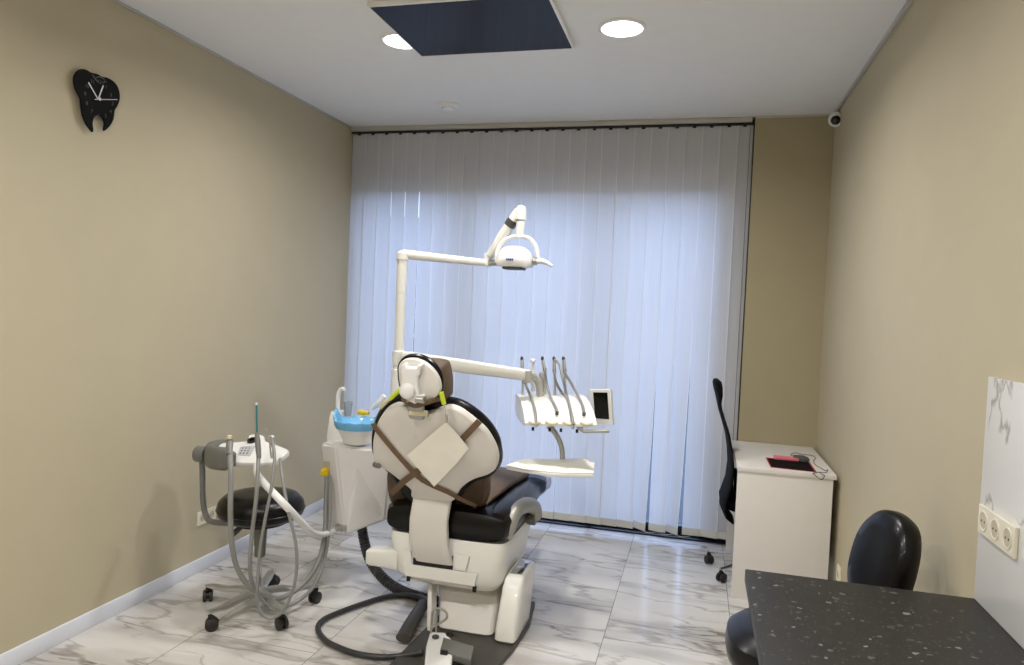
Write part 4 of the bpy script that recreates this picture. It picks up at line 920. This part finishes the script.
c = dp(480, 290, .7445); bm = B(); rings(bm, [sup(c+V((0, 0, h)), (.9, -.3, 0), (.3, .9, 0), a, b, 2.6, 20) for h, a, b in ((0, .05, .03), (.012, .052, .031), (.024, .04, .026), (.03, .02, .014))]); o = obj('computer_mouse', bm, 'dgrey'); tag(o, 'dark grey computer mouse on the mouse pad beside the pink case', 'mouse')
bm = B(); pts = [dp(*q, .7435) for q in ((470, 262), (455, 240), (390, 240), (395, 225), (440, 217), (500, 232), (580, 240), (622, 262), (605, 290), (615, 325), (660, 355), (715, 385), (738, 378), (720, 405), (660, 400), (630, 405))]
pts += [dp(600, 410, .7445), dp(600, 420, .742)]
tube(bm, pts, .0018, seg=6, sub=6); q1 = P(818, 474, y=Y0-.010)
tube(bm, [dp(600, 415, .7435), V((dp(600, 415).x+.005, Y0-.008, .741)), P(816, 476, y=Y0-.012), P(821.5, 479.5, y=Y0-.012), P(824.5, 476, y=Y0-.01), V((P(822, 472, y=Y0).x, Y0-.008, .742)), dp(660, 405, .7435)], .0018, seg=6, sub=5)
o = obj('mouse_cable', bm, 'blackpl'); tag(o, 'thin black cable looping over the corner of the white desk', 'cable')

# ================================================================ OFFICE CHAIR at the desk
OX, OY = 3.04, 4.53
t = thing('office_chair', (OX, OY, 0), 'black high-backed mesh office chair tucked under the white desk', 'office chair')
star(t, (OX, OY, 0), .27, math.radians(156), 'chrome', .027, hub=.08)
bm = B(); cyl(bm, (OX, OY, .10), (OX, OY, .30), .014, seg=14); cyl(bm, (OX, OY, .25), (OX, OY, .42), .025, seg=16, bev=.003); obj('gas_lift', bm, 'blackpl', t)
bm = B(); rings(bm, [sup((OX+.02, OY, z), (1, 0, 0), (0, 1, 0), a, b, 4, 32) for z, a, b in ((.42, .18, .20), (.435, .215, .225), (.47, .225, .235), (.49, .21, .22), (.495, .17, .18))]); obj('seat', bm, 'mesh', t)
# back: side profile lofted upward; each ring is a curved band across y
prof = [(732, 519, .010), (725.5, 512, .013), (723, 503, .022), (724.5, 492, .026), (729, 478, .022), (730.5, 462, .018), (729.5, 447, .016), (727, 432, .014), (723.5, 420, .012), (720, 408, .012), (719, 402, .013), (719, 395, .022), (718, 387, .028), (717, 382, .027), (716, 379.5, .017)]
hwy = [.12, .17, .20, .215, .22, .22, .215, .20, .185, .17, .15, .145, .14, .13, .10]
bm = B(); Rr = []
for (a, b, th), hw in zip(prof, hwy):
    c = P(a, b, y=4.50); ring = []
    for i in range(28):
        tt = 2*PI*i/28; yy = math.cos(tt)*hw; xx = math.sin(tt)*th
        ring.append(V((c.x + xx + .25*yy*yy*.6, 4.50 + yy, c.z)))
    Rr.append(ring)
rings(bm, Rr); obj('backrest', bm, 'mesh', t)
bm = B(); c = P(730, 505, y=4.47); tube(bm, [(OX, OY, .415), (OX-.12, OY, .40), (c.x+.03, OY, .42), (c.x+.035, OY, .52), (c.x+.03, OY, .64)], .016, seg=12, asp=1.6); obj('back_support', bm, 'blackpl', t)
# ================================================================ BLACK STOOL under the worktop
KX, KY = 3.01, 2.44
t = thing('assistant_stool', (KX, KY, 0), 'black vinyl stool with rounded backrest pushed under the speckled worktop', 'stool')
star(t, (KX, KY, 0), .27, .5, 'steel', .027)
bm = B(); cyl(bm, (KX, KY, .10), (KX, KY, .32), .014, seg=14); cyl(bm, (KX, KY, .28), (KX, KY, .44), .028, seg=16, bev=.003); obj('gas_lift', bm, 'chrome', t)
bm = B(); rings(bm, [sup((KX, KY, z), (1, 0, 0), (0, 1, 0), a, a, 2.6, 40) for z, a in ((.435, .15), (.44, .19), (.46, .205), (.49, .21), (.53, .205), (.56, .17), (.57, .11))]); obj('seat', bm, 'black', t)
# backrest pad: oval, facing the seat
bc = P(884, 556, y=2.48); bc = V((bc.x, 2.48, bc.z-.028)); bn = V((KX-bc.x, KY-bc.y, 0)).normalized()
bn = V((-.93, -.30, .22)).normalized(); bs = V((bn.y, -bn.x, 0)).normalized(); bu = bs.cross(bn).normalized(); bu = bu if bu.z > 0 else -bu
bm = B(); Rr = []
for off, s in ((-.050, .55), (-.047, .80), (-.036, .94), (-.012, 1.0), (.012, .98), (.030, .88), (.040, .65), (.043, .3)):
    Rr.append([p + bn*(off + .25*((p-bc).dot(bs))**2*3.0) for p in sup(bc, bs, bu, .138*s, .175*s, 2.4, 44)])
rings(bm, Rr); obj('backrest', bm, 'black', t)
bm = B(); e = bc - bn*.034; tube(bm, [(KX, KY, .43), (KX+.13, KY+.01, .425), (e.x+.02, e.y, .50), e+V((.015, .012, -.12)), e+V((.002, .002, -.02))], .012, seg=12, asp=1.8); obj('back_support', bm, 'steel', t)
